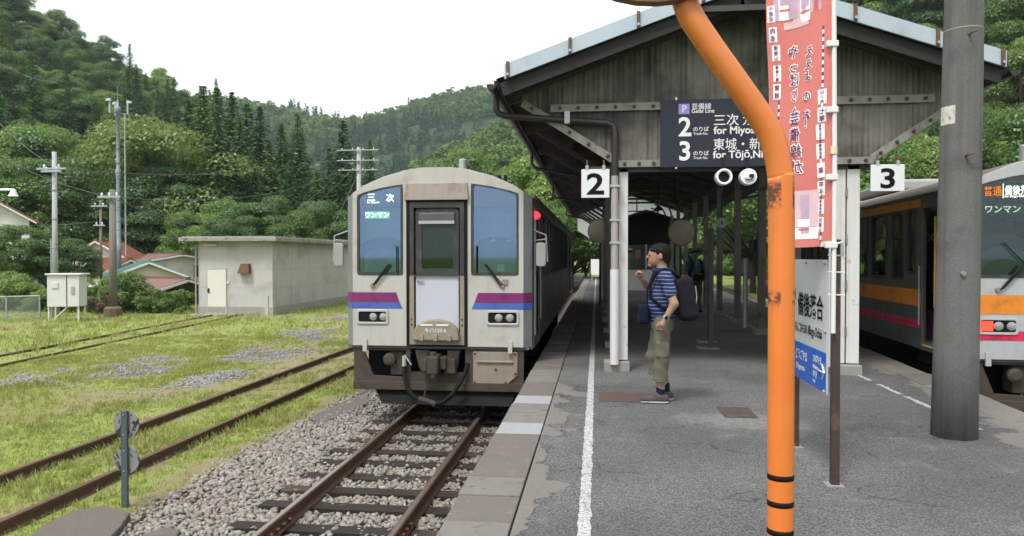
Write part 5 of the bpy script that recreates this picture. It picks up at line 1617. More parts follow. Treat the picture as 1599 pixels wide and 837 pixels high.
# ================================================================ houses
TILE = M('red_brown_tile', (.20, .085, .055), .6, var=.3, vs=1.2)
ORT = M('orange_tile', (.20, .075, .042), .6, var=.25, vs=1.5)
TEAL = M('teal_sheet_roof', (.12, .25, .235), .45, var=.12, vs=2)
RST = M('rusty_sheet_roof', (.15, .085, .07), .7, var=.25, vs=1)
WALL = M('house_white', (.60, .60, .58), .8, var=.08, dirt=(.42, .4, .36), ds=1)
CRW = M('house_cream', (.50, .46, .36), .8, var=.08)
DGL = M('house_glass', (.04, .05, .055), .1, var=.3)
def house(label, pxc, py_eave, py_ridge, Y, w, dp, rz_, rm, wm, zb=GZ, wins=((-.25, .45), (.25, .45)), ov=.4, ribs=True, solar=False):
    """gable faces local -y; ridge runs along local y"""
    p = at(pxc, py_eave, Y)
    ze = p.z - zb
    zr = at(pxc, py_ridge, Y).z - zb
    t = thing('house', label, 'house', (p.x, Y, zb), R(rz_))
    MB().prism([(-w / 2, -.3), (w / 2, -.3), (w / 2, ze), (0, zr), (-w / 2, ze)], 0, dp).build('wall', wm, t)
    sl = (zr - ze) / (w / 2)
    rf = None
    for sg in (-1, 1):
        a = (sg * (w / 2 + ov), ze - sl * ov)
        poly = [(0, zr + .04), a, (a[0], a[1] + .14), (0, zr + .18)]
        r_ = MB().prism(poly, -ov, dp + ov).build('roof', rm, t)
        if ribs:
            n = int((dp + 2 * ov) / .45)
            for i in range(n):
                yy = -ov + .2 + i * .45
                MB().bar((0, yy, zr + .2), (a[0], yy, a[1] + .16), .07, .05).build('roof_rib', rm, r_)
        MB().prism([(0, zr + .0), a, (a[0], a[1] + .12), (0, zr + .12)], -ov - .05, -ov).build('barge_board', MT['white'], t)
        if solar and sg > 0:
            MB().bar((.3, dp / 2, zr - .3 * sl + .26), (w / 2 * .9, dp / 2, zr - w / 2 * .9 * sl + .26), dp * .7, .05).build('solar_panel', MT['black'], r_)
    MB().box(-.12, .12, -ov - .06, dp + ov, zr + .1, zr + .26).build('ridge_cap', rm, t)
    for fx, fz in wins:
        wn_ = MB().box(fx * w - .55, fx * w + .55, -.05, .0, ze * fz, ze * fz + .95).build('window', MT['galv'], t)
        for sg in (-1, 1): MB().box(*sorted((fx * w + sg * .04, fx * w + sg * .48)), -.06, -.05, ze * fz + .07, ze * fz + .88).build('pane', DGL, wn_)
        ws = MB().box(w / 2, w / 2 + .05, dp * .3, dp * .3 + 1.2, ze * fz, ze * fz + .95).build('window', MT['galv'], t)
        MB().box(w / 2 + .05, w / 2 + .06, dp * .3 + .08, dp * .3 + 1.1, ze * fz + .07, ze * fz + .88).build('pane', DGL, ws)
    return t
house('white walled house with brown roof and dark panels at the left edge', -12, 342, 312, 54, 5.0, 6, 30, TILE, WALL, GZ + 1.0, ((.28, .62),), .6, True, True)
house('white gabled house with orange red tiles behind the timber pole', 152, 404, 379, 49, 3.8, 5, 18, ORT, WALL, GZ, ((.0, .35),))
house('lower orange roofed annex beside the white gabled house', 200, 424, 408, 47, 3.0, 3.4, 60, ORT, WALL, GZ, ((.0, .3),))
house('small cream house with teal sheet metal roof', 232, 433, 412, 42, 4.0, 4.0, 38, TEAL, CRW, GZ, ((-.1, .25),), .35)
house('white house with faded red brown roof left of the hut', 282, 413, 400, 52, 7.5, 6, 52, RST, WALL, GZ, ((-.22, .5), (.2, .5)), .5, False)
house('low shed with rusty lean roof beside the hut', 286, 452, 440, 36, 3.0, 2.6, 68, RST, M('shed_dark', (.07, .05, .04), .9), GZ, (), .4, False)
house('grey roofed house with solar panels behind the hut', 300, 395, 378, 66, 7, 6, 65, M('grey_tile', (.12, .13, .14), .6), WALL, GZ, ((.2, .5),), .5, False, True)
house('pale house glimpsed behind the trees at the left', 70, 440, 410, 58, 8, 6, 20, ORT, WALL, GZ, ((.0, .45),))

# platform lamp arm at the left edge
p = at(20, 300, 24)
la = thing('lamp_post', 'white lamp head on a horizontal arm at the left edge', 'lamp', (p.x - 3.2, 24, GZ))
hz = p.z - GZ
MB().tube([(0, 0, 0), (0, 0, hz + .1), (.05, 0, hz + .16)], .06, 8).build('post', MT['galv'], la)
MB().tube([(0, 0, hz + .06), (3.15, 0, hz + .09), (3.2, 0, hz + .02)], .045, 8).build('arm', M('arm_white', (.62, .66, .66), .4), la)
MB().lathe([(.17, -.12), (.12, -.02), (.07, .12), (.03, .16)], 12, (3.22, 0, hz - .03)).build('lamp_shade', MT['white'], la, True)

# chain link fence at the left edge
fe = thing('chain_link_fence', 'low grey chain link fence before the thicket at the left edge', 'fence', (0, 0, 0))
f0, f1 = ground_at(-160, 508, GZ), ground_at(62, 499, GZ)
fd = f1 - f0
s = NT('chain_link'); uvp = s.n('NewGeometry').outputs['Position']
sx = s.n('SeparateXYZ', Vector=uvp)
u_ = s.math('ADD', s.math('MULTIPLY', sx.outputs[0], 1.0), sx.outputs[2]); v_ = s.math('SUBTRACT', sx.outputs[0], sx.outputs[2])
def tri(q): return s.math('ABSOLUTE', s.math('SUBTRACT', s.math('FRACT', s.math('MULTIPLY', q, 11.0)), .5))
msk = s.ramp(s.math('MINIMUM', tri(u_), tri(v_)), .10, .06)
mx = s.n('MixShader'); s.set(mx.inputs[0], msk); s.set(mx.inputs[1], s.n('BsdfTransparent').outputs[0]); s.set(mx.inputs[2], s.n('BsdfPrincipled', Base_Color=(.3, .33, .33), Roughness=.5).outputs[0])
CL = s.out(mx.outputs[0])
for i in range(5):
    q = f0.lerp(f1, i / 4)
    MB().tube([(q.x, q.y, GZ - .05), (q.x, q.y, GZ + .98)], .03, 8).build('fence_post', MT['galv'], fe)
    if i < 4:
        q2 = f0.lerp(f1, (i + 1) / 4)
        link('mesh_panel', mesh_np('mesh_panel', [(q.x, q.y, GZ), (q2.x, q2.y, GZ), (q2.x, q2.y, GZ + .94), (q.x, q.y, GZ + .94)], [(0, 1, 2, 3)], CL), fe)
        MB().tube([(q.x, q.y, GZ + .95), (q2.x, q2.y, GZ + .95)], .02, 6).build('top_rail', M('rail_pale', (.5, .5, .4), .5), fe)

# overhead wires
WM = M('wire_dark', (.06, .06, .06), .5)
def add_wire(a, b, sag, label, r=.012):
    tag(wire(a, b, sag, r).build('overhead_wire', WM), label, 'wire', 'overhead wires over the village')
A = lambda px, py, Y: at(px, py, Y)
lbw = 'thin dark overhead wire crossing before the wooded hillside'
for a, b, sg_ in (((-40, 145, 40), top1 and (87, 262, 28.4), .4), ((-40, 215, 40), (177, 308, 29), .5), ((-40, 235, 36), (158, 322, 40), .4), ((87, 264, 28.4), (561, 236, 60), .9),
                 ((158, 322, 40), (393, 343, 75), .6), ((177, 308, 29), (561, 251, 60), 1.2), ((158, 352, 40), (320, 372, 60), .4), ((177, 310, 29), (420, 372, 48), .5), ((-40, 345, 50), (158, 345, 40), .3),
                 ((561, 236, 60), (440, 345, 45), .3), ((561, 251, 60), (450, 352, 45), .3), ((561, 266, 60), (515, 362, 44), .1), ((393, 343, 75), (561, 235, 60), .8)):
    add_wire(A(*a), A(*b), sg_, lbw, .016)
for a, b in (((-40, 70, 60), (87, 130, 52)), ((87, 130, 52), (420, 215, 80))):
    add_wire(A(*a), A(*b), .6, lbw, .02)

# ================================================================ far platform furniture
def round_mirror(px, py, Y, r, label, ang_):
    p = at(px, py, Y)
    t = thing('platform_mirror', label, 'mirror', (p.x, Y, 0), ang_)
    MB().tube([(0, .1, 0), (0, .1, p.z + r * .6)], .04, 8).build('post', STEEL, t)
    MB().lathe([(r * .96, -.02), (r, 0), (r * .98, .04), (r * .5, .09)], 28, (0, 0, p.z), 'y').build('housing', M('mirror_rim_tan', (.22, .15, .09), .6), t, True)
    MB().lathe([(r * .93, -.022), (r * .75, -.027), (r * .5, -.032), (r * .25, -.035), (r * .03, -.036)], 28, (0, 0, p.z), 'y').build('mirror_glass', M('mirror_reflection_tan', (.34, .30, .23), .4, metal=.55, var=.35, vs=4), t, True)  # mottled tan in the glass colour stands in for the reflected scene
round_mirror(1064, 363, 23.5, .42, 'round convex mirror on a post right of the waiting room', .12)
round_mirror(937, 361, 23.8, .40, 'round convex mirror half hidden behind the left canopy column', -.1)
# notice stand edge-on
q = ground_at(1110, 544, 0)
ns = thing('notice_stand', 'dark notice stand on two posts seen edge on in the middle of the platform', 'sign', (q.x, q.y, 0))
for dy in (0, .95):
    ox = dy * .137
    MB().box(ox - .035, ox + .035, dy - .035, dy + .035, 0, 2.0).build('post', STEEL, ns)
    MB().box(ox - .22, ox + .12, dy - .14, dy + .14, 0, .012).build('foot_plate', MT['concrete'], ns)
MB().bar((.005, .035, 1.475), (.125, .915, 1.475), .03, .95).build('board', MT['dark'], ns)
# small round hanging sign
p = at(1127, 348, 19.5)
hs = thing('hanging_sign', 'small round sign hanging under the canopy over the right columns', 'sign', p)
MB().lathe([(.13, -.02), (.13, .02)], 24, axis='y').build('disc', MT['galv'], hs)
MB().box(-.015, .015, -.03, -.02, -.05, .05).build('mark', MT['ink'], hs)
MB().tube([(0, 0, .12), (0, 0, .8)], .015, 6).build('hanger', MT['dark'], hs)
# white panel and post at the platform end
p = at(932.5, 415, 50)
wpn = thing('white_panel', 'pale square panel standing at the far end of the platform', 'panel', (p.x, 50, 0))
MB().box(-.42, .42, 0, .05, .35, 1.4).build('board', MT['white'], wpn)
for sx in (-.35, .35): MB().box(sx - .03, sx + .03, .05, .1, 0, 1.4).build('leg', MT['galv'], wpn)
pole('utility_pole', 'slim grey pole at the platform end near the pale panel', 923, 425, 345, 54, .2, .16, WPM)

# ================================================================ people (signed distance bodies, surface nets)
def sd_cap(P, a, b, ra, rb):
    a, b = np.array(a, float), np.array(b, float)
    d = b - a
    h = np.clip(((P - a) @ d) / max(d @ d, 1e-9), 0, 1)
    return np.linalg.norm(P - a - h[..., None] * d, axis=-1) - (ra + (rb - ra) * h)
def sd_ell(P, c, r):
    q = (P - np.array(c)) / np.array(r)
    k = np.linalg.norm(q, axis=-1)
    return (k - 1) * min(r)
def sd_rbox(P, c, hs, rr, rotz=0, roty=0):
    q = P - np.array(c)
    cz, sz = math.cos(rotz), math.sin(rotz)
    q = np.stack([q[..., 0] * cz + q[..., 1] * sz, -q[..., 0] * sz + q[..., 1] * cz, q[..., 2]], -1)
    cy, sy = math.cos(roty), math.sin(roty)
    q = np.stack([q[..., 0] * cy - q[..., 2] * sy, q[..., 1], q[..., 0] * sy + q[..., 2] * cy], -1)
    d = np.abs(q) - (np.array(hs) - rr)
    return np.linalg.norm(np.maximum(d, 0), axis=-1) + np.minimum(d.max(-1), 0) - rr
def smin(a, b, k):
    h = np.clip(.5 + .5 * (b - a) / k, 0, 1)
    return b + (a - b) * h - k * h * (1 - h)
def sdf(P, prims, k):
    D = None
    for pr in prims:
        kind = pr[0]
        kk_ = k
        if kind == 'cap': d = sd_cap(P, *pr[1:5])
        elif kind == 'ell': d = sd_ell(P, *pr[1:3])
        elif kind == 'box': d = sd_rbox(P, *pr[1:])
        if kind == 'capf': d = sd_cap(P, *pr[1:5]); kk_ = .008
        D = d if D is None else smin(D, d, kk_)
    return D
def surf(name, prims, mat, parent, step=.014, k=.04, cut=None, bump=None, pad=.05):
    pts = []
    for pr in prims:
        if pr[0] in ('cap', 'capf'):
            for q, r in ((pr[1], pr[3]), (pr[2], pr[4])): pts += [np.array(q) - r, np.array(q) + r]
        elif pr[0] == 'ell': pts += [np.array(pr[1]) - pr[2], np.array(pr[1]) + pr[2]]
        else:
            m = float(np.linalg.norm(pr[2])); pts += [np.array(pr[1]) - m, np.array(pr[1]) + m]
    lo, hi = np.min(pts, 0) - pad, np.max(pts, 0) + pad
    n = np.ceil((hi - lo) / step).astype(int) + 1
    gx, gy, gz = [lo[i] + np.arange(n[i]) * step for i in range(3)]
    P = np.stack(np.meshgrid(gx, gy, gz, indexing='ij'), -1)
    D = sdf(P, prims, k)
    if bump is not None: D = D + bump(P)
    if cut is not None: D = np.maximum(D, cut(P))
    ins = D < 0
    nx_, ny_, nz_ = D.shape
    acc = np.zeros((nx_ - 1, ny_ - 1, nz_ - 1, 3)); cnt = np.zeros((nx_ - 1, ny_ - 1, nz_ - 1))
    offs = [(a, b, c) for a in (0, 1) for b in (0, 1) for c in (0, 1)]
    for o in offs:
        for ax in range(3):
            if o[ax]: continue
            o2 = list(o); o2[ax] = 1
            s0 = tuple(slice(o[i], D.shape[i] - 1 + o[i]) for i in range(3)); s1 = tuple(slice(o2[i], D.shape[i] - 1 + o2[i]) for i in range(3))
            d0, d1 = D[s0], D[s1]
            m = ins[s0] != ins[s1]
            t = np.where(m, d0 / np.where(m, d0 - d1, 1), 0)
            acc += np.where(m[..., None], np.array(o, float), 0)
            acc[..., ax] += np.where(m, t, 0)
            cnt += m
    act = cnt > 0
    idx = -np.ones(act.shape, int); idx[act] = np.arange(act.sum())
    cell = np.argwhere(act)
    V = lo + (cell + acc[act] / cnt[act][:, None]) * step
    F = []
    for ax in range(3):
        b, c = (ax + 1) % 3, (ax + 2) % 3
        s0 = [slice(1, -1)] * 3; s1 = [slice(1, -1)] * 3
        s0[ax] = slice(0, -1); s1[ax] = slice(1, None)
        m = ins[tuple(s0)] != ins[tuple(s1)]
        e = np.argwhere(m)
        if not len(e): continue
        flip = ins[tuple(s0)][m]
        base = e + 1; base[:, ax] -= 1
        def g(db, dc):
            q = base.copy(); q[:, b] -= db; q[:, c] -= dc
            return idx[q[:, 0], q[:, 1], q[:, 2]]
        quad = np.stack([g(1, 1), g(0, 1), g(0, 0), g(1, 0)], 1)
        quad[~flip] = quad[~flip][:, ::-1]
        F.append(quad)
    F = np.concatenate(F)
    F = F[(F >= 0).all(1)]
    return link(name, mesh_np(name, V, F, mat, True), parent)

SKIN = M('skin', (.28, .16, .108), .55, var=.08, obj=True)
HAIR = M('black_hair', (.006, .0055, .0055), .6, var=.4, vs=40, obj=True, bump=.25, bs=120, spec=.15)
def striped():
    s = NT('navy_striped_shirt')
    pos = s.n('TexCoord').outputs['Object']
    sx = s.n('SeparateXYZ', Vector=pos)
    w = s.math('ADD', sx.outputs[2], s.math('MULTIPLY', s.noise(pos, 5, 2, .5), .02))
    f = s.math('FRACT', s.math('MULTIPLY', w, 25.0))
    m = s.ramp(s.math('ABSOLUTE', s.math('SUBTRACT', f, .5)), .13, .08)
    c = s.mix(m, (.008, .013, .058), (.15, .20, .36))
    p = s.n('BsdfPrincipled', Base_Color=c, Roughness=.9)
    s.set(p.inputs['Normal'], s.n('Bump', Strength=.5, Distance=.03, Height=s.noise(pos, 9, 3, .55)).outputs[0])
    return s.out(p.outputs[0])
def fabric(name, col, b=.6, bs_=8):
    s = NT(name); pos = s.n('TexCoord').outputs['Object']
    c = s.mix(s.noise(pos, 14, 5, .6), dim(col, .78), dim(col, 1.2))
    p = s.n('BsdfPrincipled', Base_Color=c, Roughness=.92)
    p.inputs['Specular IOR Level'].default_value = .12
    s.set(p.inputs['Normal'], s.n('Bump', Strength=b, Distance=.03, Height=s.noise(pos, bs_, 4, .6)).outputs[0])
    return s.out(p.outputs[0])

def fold(amp, f):
    return lambda P: amp * np.sin(P[..., 2] * f + 3 * np.sin(P[..., 0] * 9) + 2 * P[..., 1] * 11) * np.sin(P[..., 0] * f * .4 + P[..., 2] * 13)

# local frame: facing -x, camera side is -y, z up, feet at 0
def man(label, loc, rz_, sc_=1.0):
    t = thing('person', label, 'person', loc, rz_)
    t.scale = (sc_,) * 3
    KH = fabric('khaki_trousers', (.115, .113, .084), .5, 7)
    # joints
    nk, ch, wa, hp = (.015, 0, 1.44), (.05, 0, 1.28), (.025, 0, 1.02), (.02, 0, .90)
    shL, shR = (.05, -.185, 1.385), (.045, .185, 1.385)          # left arm is the near one
    elL, wrL = (.14, -.265, 1.11), (.05, -.275, .955)
    elR, wrR = (-.105, .22, 1.20), (-.20, .05, 1.36)
    kL, aL = (.015, -.085, .50), (.0, -.075, .10)
    kR, aR = (-.04, .095, .50), (.06, .11, .12)
    hL, hR = (.02, -.09, .90), (.015, .09, .90)
    prim = [('ell', (-.035, 0, 1.635), (.098, .074, .122)), ('ell', (-.075, 0, 1.575), (.052, .052, .062)), ('ell', (-.0, 0, 1.655), (.094, .078, .096)),
            ('cap', (.01, 0, 1.56), nk, .055, .06), ('cap', nk, ch, .07, .11), ('cap', ch, wa, .115, .11), ('cap', wa, hp, .11, .115),
            ('cap', (.03, -.1, 1.39), shL, .06, .062), ('cap', (.03, .1, 1.39), shR, .06, .062),
            ('cap', shL, elL, .056, .044), ('cap', elL, wrL, .044, .03), ('cap', shR, elR, .056, .044), ('cap', elR, wrR, .044, .03),
            ('cap', hL, kL, .072, .06), ('cap', kL, aL, .062, .042), ('cap', hR, kR, .072, .06), ('cap', kR, aR, .058, .042),
            ('capf', (-.127, 0, 1.632), (-.152, 0, 1.605), .009, .014), ('capf', (-.128, -.015, 1.558), (-.128, .015, 1.558), .010, .010),
            ('capf', (-.125, 0, 1.527), (-.108, 0, 1.517), .016, .02), ('ell', (.005, -.082, 1.615), (.018, .012, .032)), ('ell', (.005, .082, 1.615), (.018, .012, .032)),
            ('ell', (-.118, -.032, 1.645), (.012, .02, .01)), ('ell', (-.118, .032, 1.645), (.012, .02, .01))]
    surf('body', prim, SKIN, t, .011, .022)
    # eyes and brows
    for sy in (-1, 1):
        MB().lathe([(.001, -.008), (.008, -.004), (.010, 0), (.004, .008)], 8, (-.124, sy * .034, 1.628), 'x').build('eye', MT['ink'], t, 'all')
        MB().tube([(-.126, sy * .016, 1.650), (-.127, sy * .034, 1.655), (-.118, sy * .052, 1.650)], .005, 5).build('eyebrow', HAIR, t)
    # hands: palm, four fingers, thumb, on a fine grid
    def hand(wr, palm, tips, thumb, nm_):
        pr = [('cap', wr, palm, .026, .034)]
        for base, mid, tip in tips: pr += [('capf', base, mid, .0105, .0095), ('capf', mid, tip, .0095, .008)]
        pr += [('capf', thumb[0], thumb[1], .014, .011), ('capf', thumb[1], thumb[2], .011, .009)]
        surf(nm_, pr, SKIN, t, .0055, .012)
    w = np.array(wrL); pm_ = w + (-.035, .005, -.07)
    hand(tuple(w), tuple(pm_), [(tuple(pm_ + (dx * 1.0 - .005, -.005, -.015)), tuple(pm_ + (dx * 1.1 - .02, .0, -.055 + abs(dx) * .3)), tuple(pm_ + (dx * 1.1 - .012, .025, -.085 + abs(dx) * .5))) for dx in (-.03, -.01, .011, .03)],
         (tuple(pm_ + (-.03, -.012, .02)), tuple(pm_ + (-.052, -.018, -.012)), tuple(pm_ + (-.05, -.012, -.045))), 'hand')
    w = np.array(wrR); pm_ = w + (-.045, -.03, .055)
    hand(tuple(w), tuple(pm_), [(tuple(pm_ + (-.012, dy, .018 - abs(dy) * .2)), tuple(pm_ + (.005, dy - .03, .045 - abs(dy) * .4)), tuple(pm_ + (.035, dy - .045, .035 - abs(dy) * .4))) for dy in (-.032, -.011, .010, .030)],
         (tuple(pm_ + (.015, -.02, -.005)), tuple(pm_ + (.045, -.035, .005)), tuple(pm_ + (.06, -.05, .02))), 'hand')
    # hair
    surf('hair', [('ell', (-.005, 0, 1.682), (.110, .090, .088)), ('ell', (.035, 0, 1.635), (.080, .086, .10)), ('ell', (-.068, 0, 1.685), (.042, .072, .045)), ('ell', (.055, 0, 1.57), (.045, .06, .05))],
         HAIR, t, .010, .03, lambda P: np.minimum(np.maximum(1.660 + .014 * np.sin(P[..., 1] * 90 + P[..., 0] * 60) - P[..., 2], -1), np.maximum(-.052 - P[..., 0] + np.maximum(0, 1.625 - P[..., 2]) * 1.6, 1.535 - P[..., 2])), lambda P: .006 * np.sin(P[..., 0] * 95 + P[..., 2] * 60) * np.sin(P[..., 1] * 110 + P[..., 2] * 50))
    # shirt with short sleeves and collar
    tl = lambda a, b, f: tuple(np.array(a) + (np.array(b) - np.array(a)) * f)
    surf('shirt', [('cap', (.02, 0, 1.42), ch, .09, .132), ('cap', ch, (.03, 0, 1.0), .134, .13), ('cap', (.03, 0, 1.0), (.025, 0, .93), .13, .138), ('ell', (-.03, 0, 1.1), (.135, .145, .2)),
         ('cap', (.035, -.1, 1.40), shL, .066, .068), ('cap', (.03, .1, 1.40), shR, .066, .068), ('cap', shL, tl(shL, elL, .60), .068, .069), ('cap', shR, tl(shR, elR, .60), .068, .069)],
         striped(), t, .012, .05, lambda P: np.maximum(P[..., 2] - 1.465, .905 + .02 * np.sin(P[..., 0] * 14) - P[..., 2]), fold(.006, 22))
    surf('collar', [('cap', (-.02, 0, 1.455), (.03, 0, 1.475), .078, .08)], fabric('navy_collar', (.02, .026, .07)), t, .01, .02, lambda P: np.abs(P[..., 2] - 1.47) - .024)
    # trousers (cropped, cargo pocket)
    surf('trousers', [('cap', (.025, 0, .95), (.02, 0, .88), .128, .135), ('cap', hL, (.012, -.088, .50), .096, .08), ('cap', (.012, -.088, .50), (.0, -.08, .30), .084, .078), ('cap', hR, (-.075, .095, .50), .096, .08), ('cap', (-.075, .095, .50), (-.05, .10, .34), .08, .074),
         ('box', (.02, -.165, .60), (.07, .018, .08), .015)], KH, t, .011, .025, lambda P: np.maximum(P[..., 2] - .955, np.where(P[..., 1] < .01, .255, .30) - P[..., 2]), fold(.006, 30))
    for hx, hy, hz_ in ((.0, -.08, .268), (-.05, .10, .312)):
        MB().lathe([(.072, -.02), (.081, -.018), (.082, .022), (.074, .026)], 18, (hx, hy, hz_)).build('trouser_cuff', KH, t, True)
    SOCK = fabric('navy_sock', (.010, .014, .045), .3, 40)
    SHOE = fabric('grey_shoe', (.075, .068, .062), .5, 40)
    SOLE = M('pale_sole', (.5, .49, .46), .7, obj=True)
    for (ax_, ay_, az_), dr in ((aL, -1), (aR, -.55)):
        dxy = np.array((-.97, -.12 if dr == -1 else -.35, 0)); dxy /= np.linalg.norm(dxy)
        a3 = np.array((ax_, ay_, 0))
        surf('sock', [('cap', (ax_, ay_, .17), (ax_, ay_, .09), .048, .045)], SOCK, t, .011, .02)
        toe = tuple(a3 + dxy * .175 + (0, 0, .047)); heel = tuple(a3 - dxy * .045 + (0, 0, .055))
        surf('shoe', [('cap', heel, toe, .050, .042), ('cap', (ax_, ay_, .075), tuple(a3 + dxy * .05 + (0, 0, .09)), .052, .045)], SHOE, t, .009, .02, lambda P: np.maximum(.02 - P[..., 2], P[..., 2] - .125))
        surf('shoe_sole', [('cap', heel, toe, .055, .047), ('cap', heel, tuple(a3 + dxy * .09 + (0, 0, .05)), .053, .050)], SOLE, t, .009, .02, lambda P: np.abs(P[..., 2] - .014) - .013)
    # watch
    o = MB().lathe([(.034, -.012), (.036, 0), (.034, .012)], 14).build('watch', MT['galv'], t, True)
    o.location = tl(elL, wrL, .93)
    o.rotation_euler = (0, R(32), 0)
    f = MB().lathe([(.018, 0), (.018, .008)], 14, (0, 0, 0), 'y').build('watch_face', MT['ink'], t)
    f.location = np.array(tl(elL, wrL, .93)) + (.0, -.042, 0)
    # back pack and straps: own thing worn on the back
    bp = thing('backpack', 'dark grey backpack worn by the man in the striped shirt', 'backpack', loc, rz_)
    bp.scale = t.scale
    BK = fabric('backpack_charcoal', (.012, .012, .016), .5, 12)
    surf('bag', [('box', (.265, .0, 1.16), (.105, .155, .245), .07, 0, R(-8)), ('box', (.33, .0, 1.08), (.075, .12, .15), .05, 0, R(-8))], BK, bp, .013, .03)
    MB().tube([(.37, -.10, 1.30), (.385, -.11, 1.18), (.36, -.125, 1.02)], .006, 6).build('zip', M('zip_grey', (.25, .24, .24), .5), bp)
    for sy in (-1, 1):
        MB().tube([(.20, sy * .115, 1.385), (.13, sy * .135, 1.45), (.04, sy * .135, 1.478), (-.06, sy * .13, 1.42), (-.115, sy * .125, 1.30), (-.11, sy * .14, 1.17), (.02, sy * .172, 1.06), (.19, sy * .15, .99)], .0185, 8).build('shoulder_strap', fabric('strap_black', (.007, .007, .009)), bp, 'all')
    # waist pouch with neck strap
    po_ = thing('shoulder_pouch', 'navy pouch hanging from the shoulder of the man in the striped shirt', 'bag', loc, rz_)
    po_.scale = t.scale
    NV = fabric('pouch_navy', (.007, .009, .022), .5, 16)
    surf('pouch', [('box', (-.185, -.06, .985), (.06, .10, .105), .035), ('box', (-.225, -.06, .95), (.03, .07, .06), .025)], NV, po_, .011, .02)
    MB().tube([(-.15, -.10, 1.07), (-.145, -.09, 1.25), (-.08, -.07, 1.43), (.03, .02, 1.50)], .011, 6).build('strap', NV, po_, True)
    return t
pf = ground_at(1031, 628, 0)
man('man in navy striped shirt and khaki trousers standing in profile, hand raised', (pf.x, pf.y, 0), R(-4), .945)

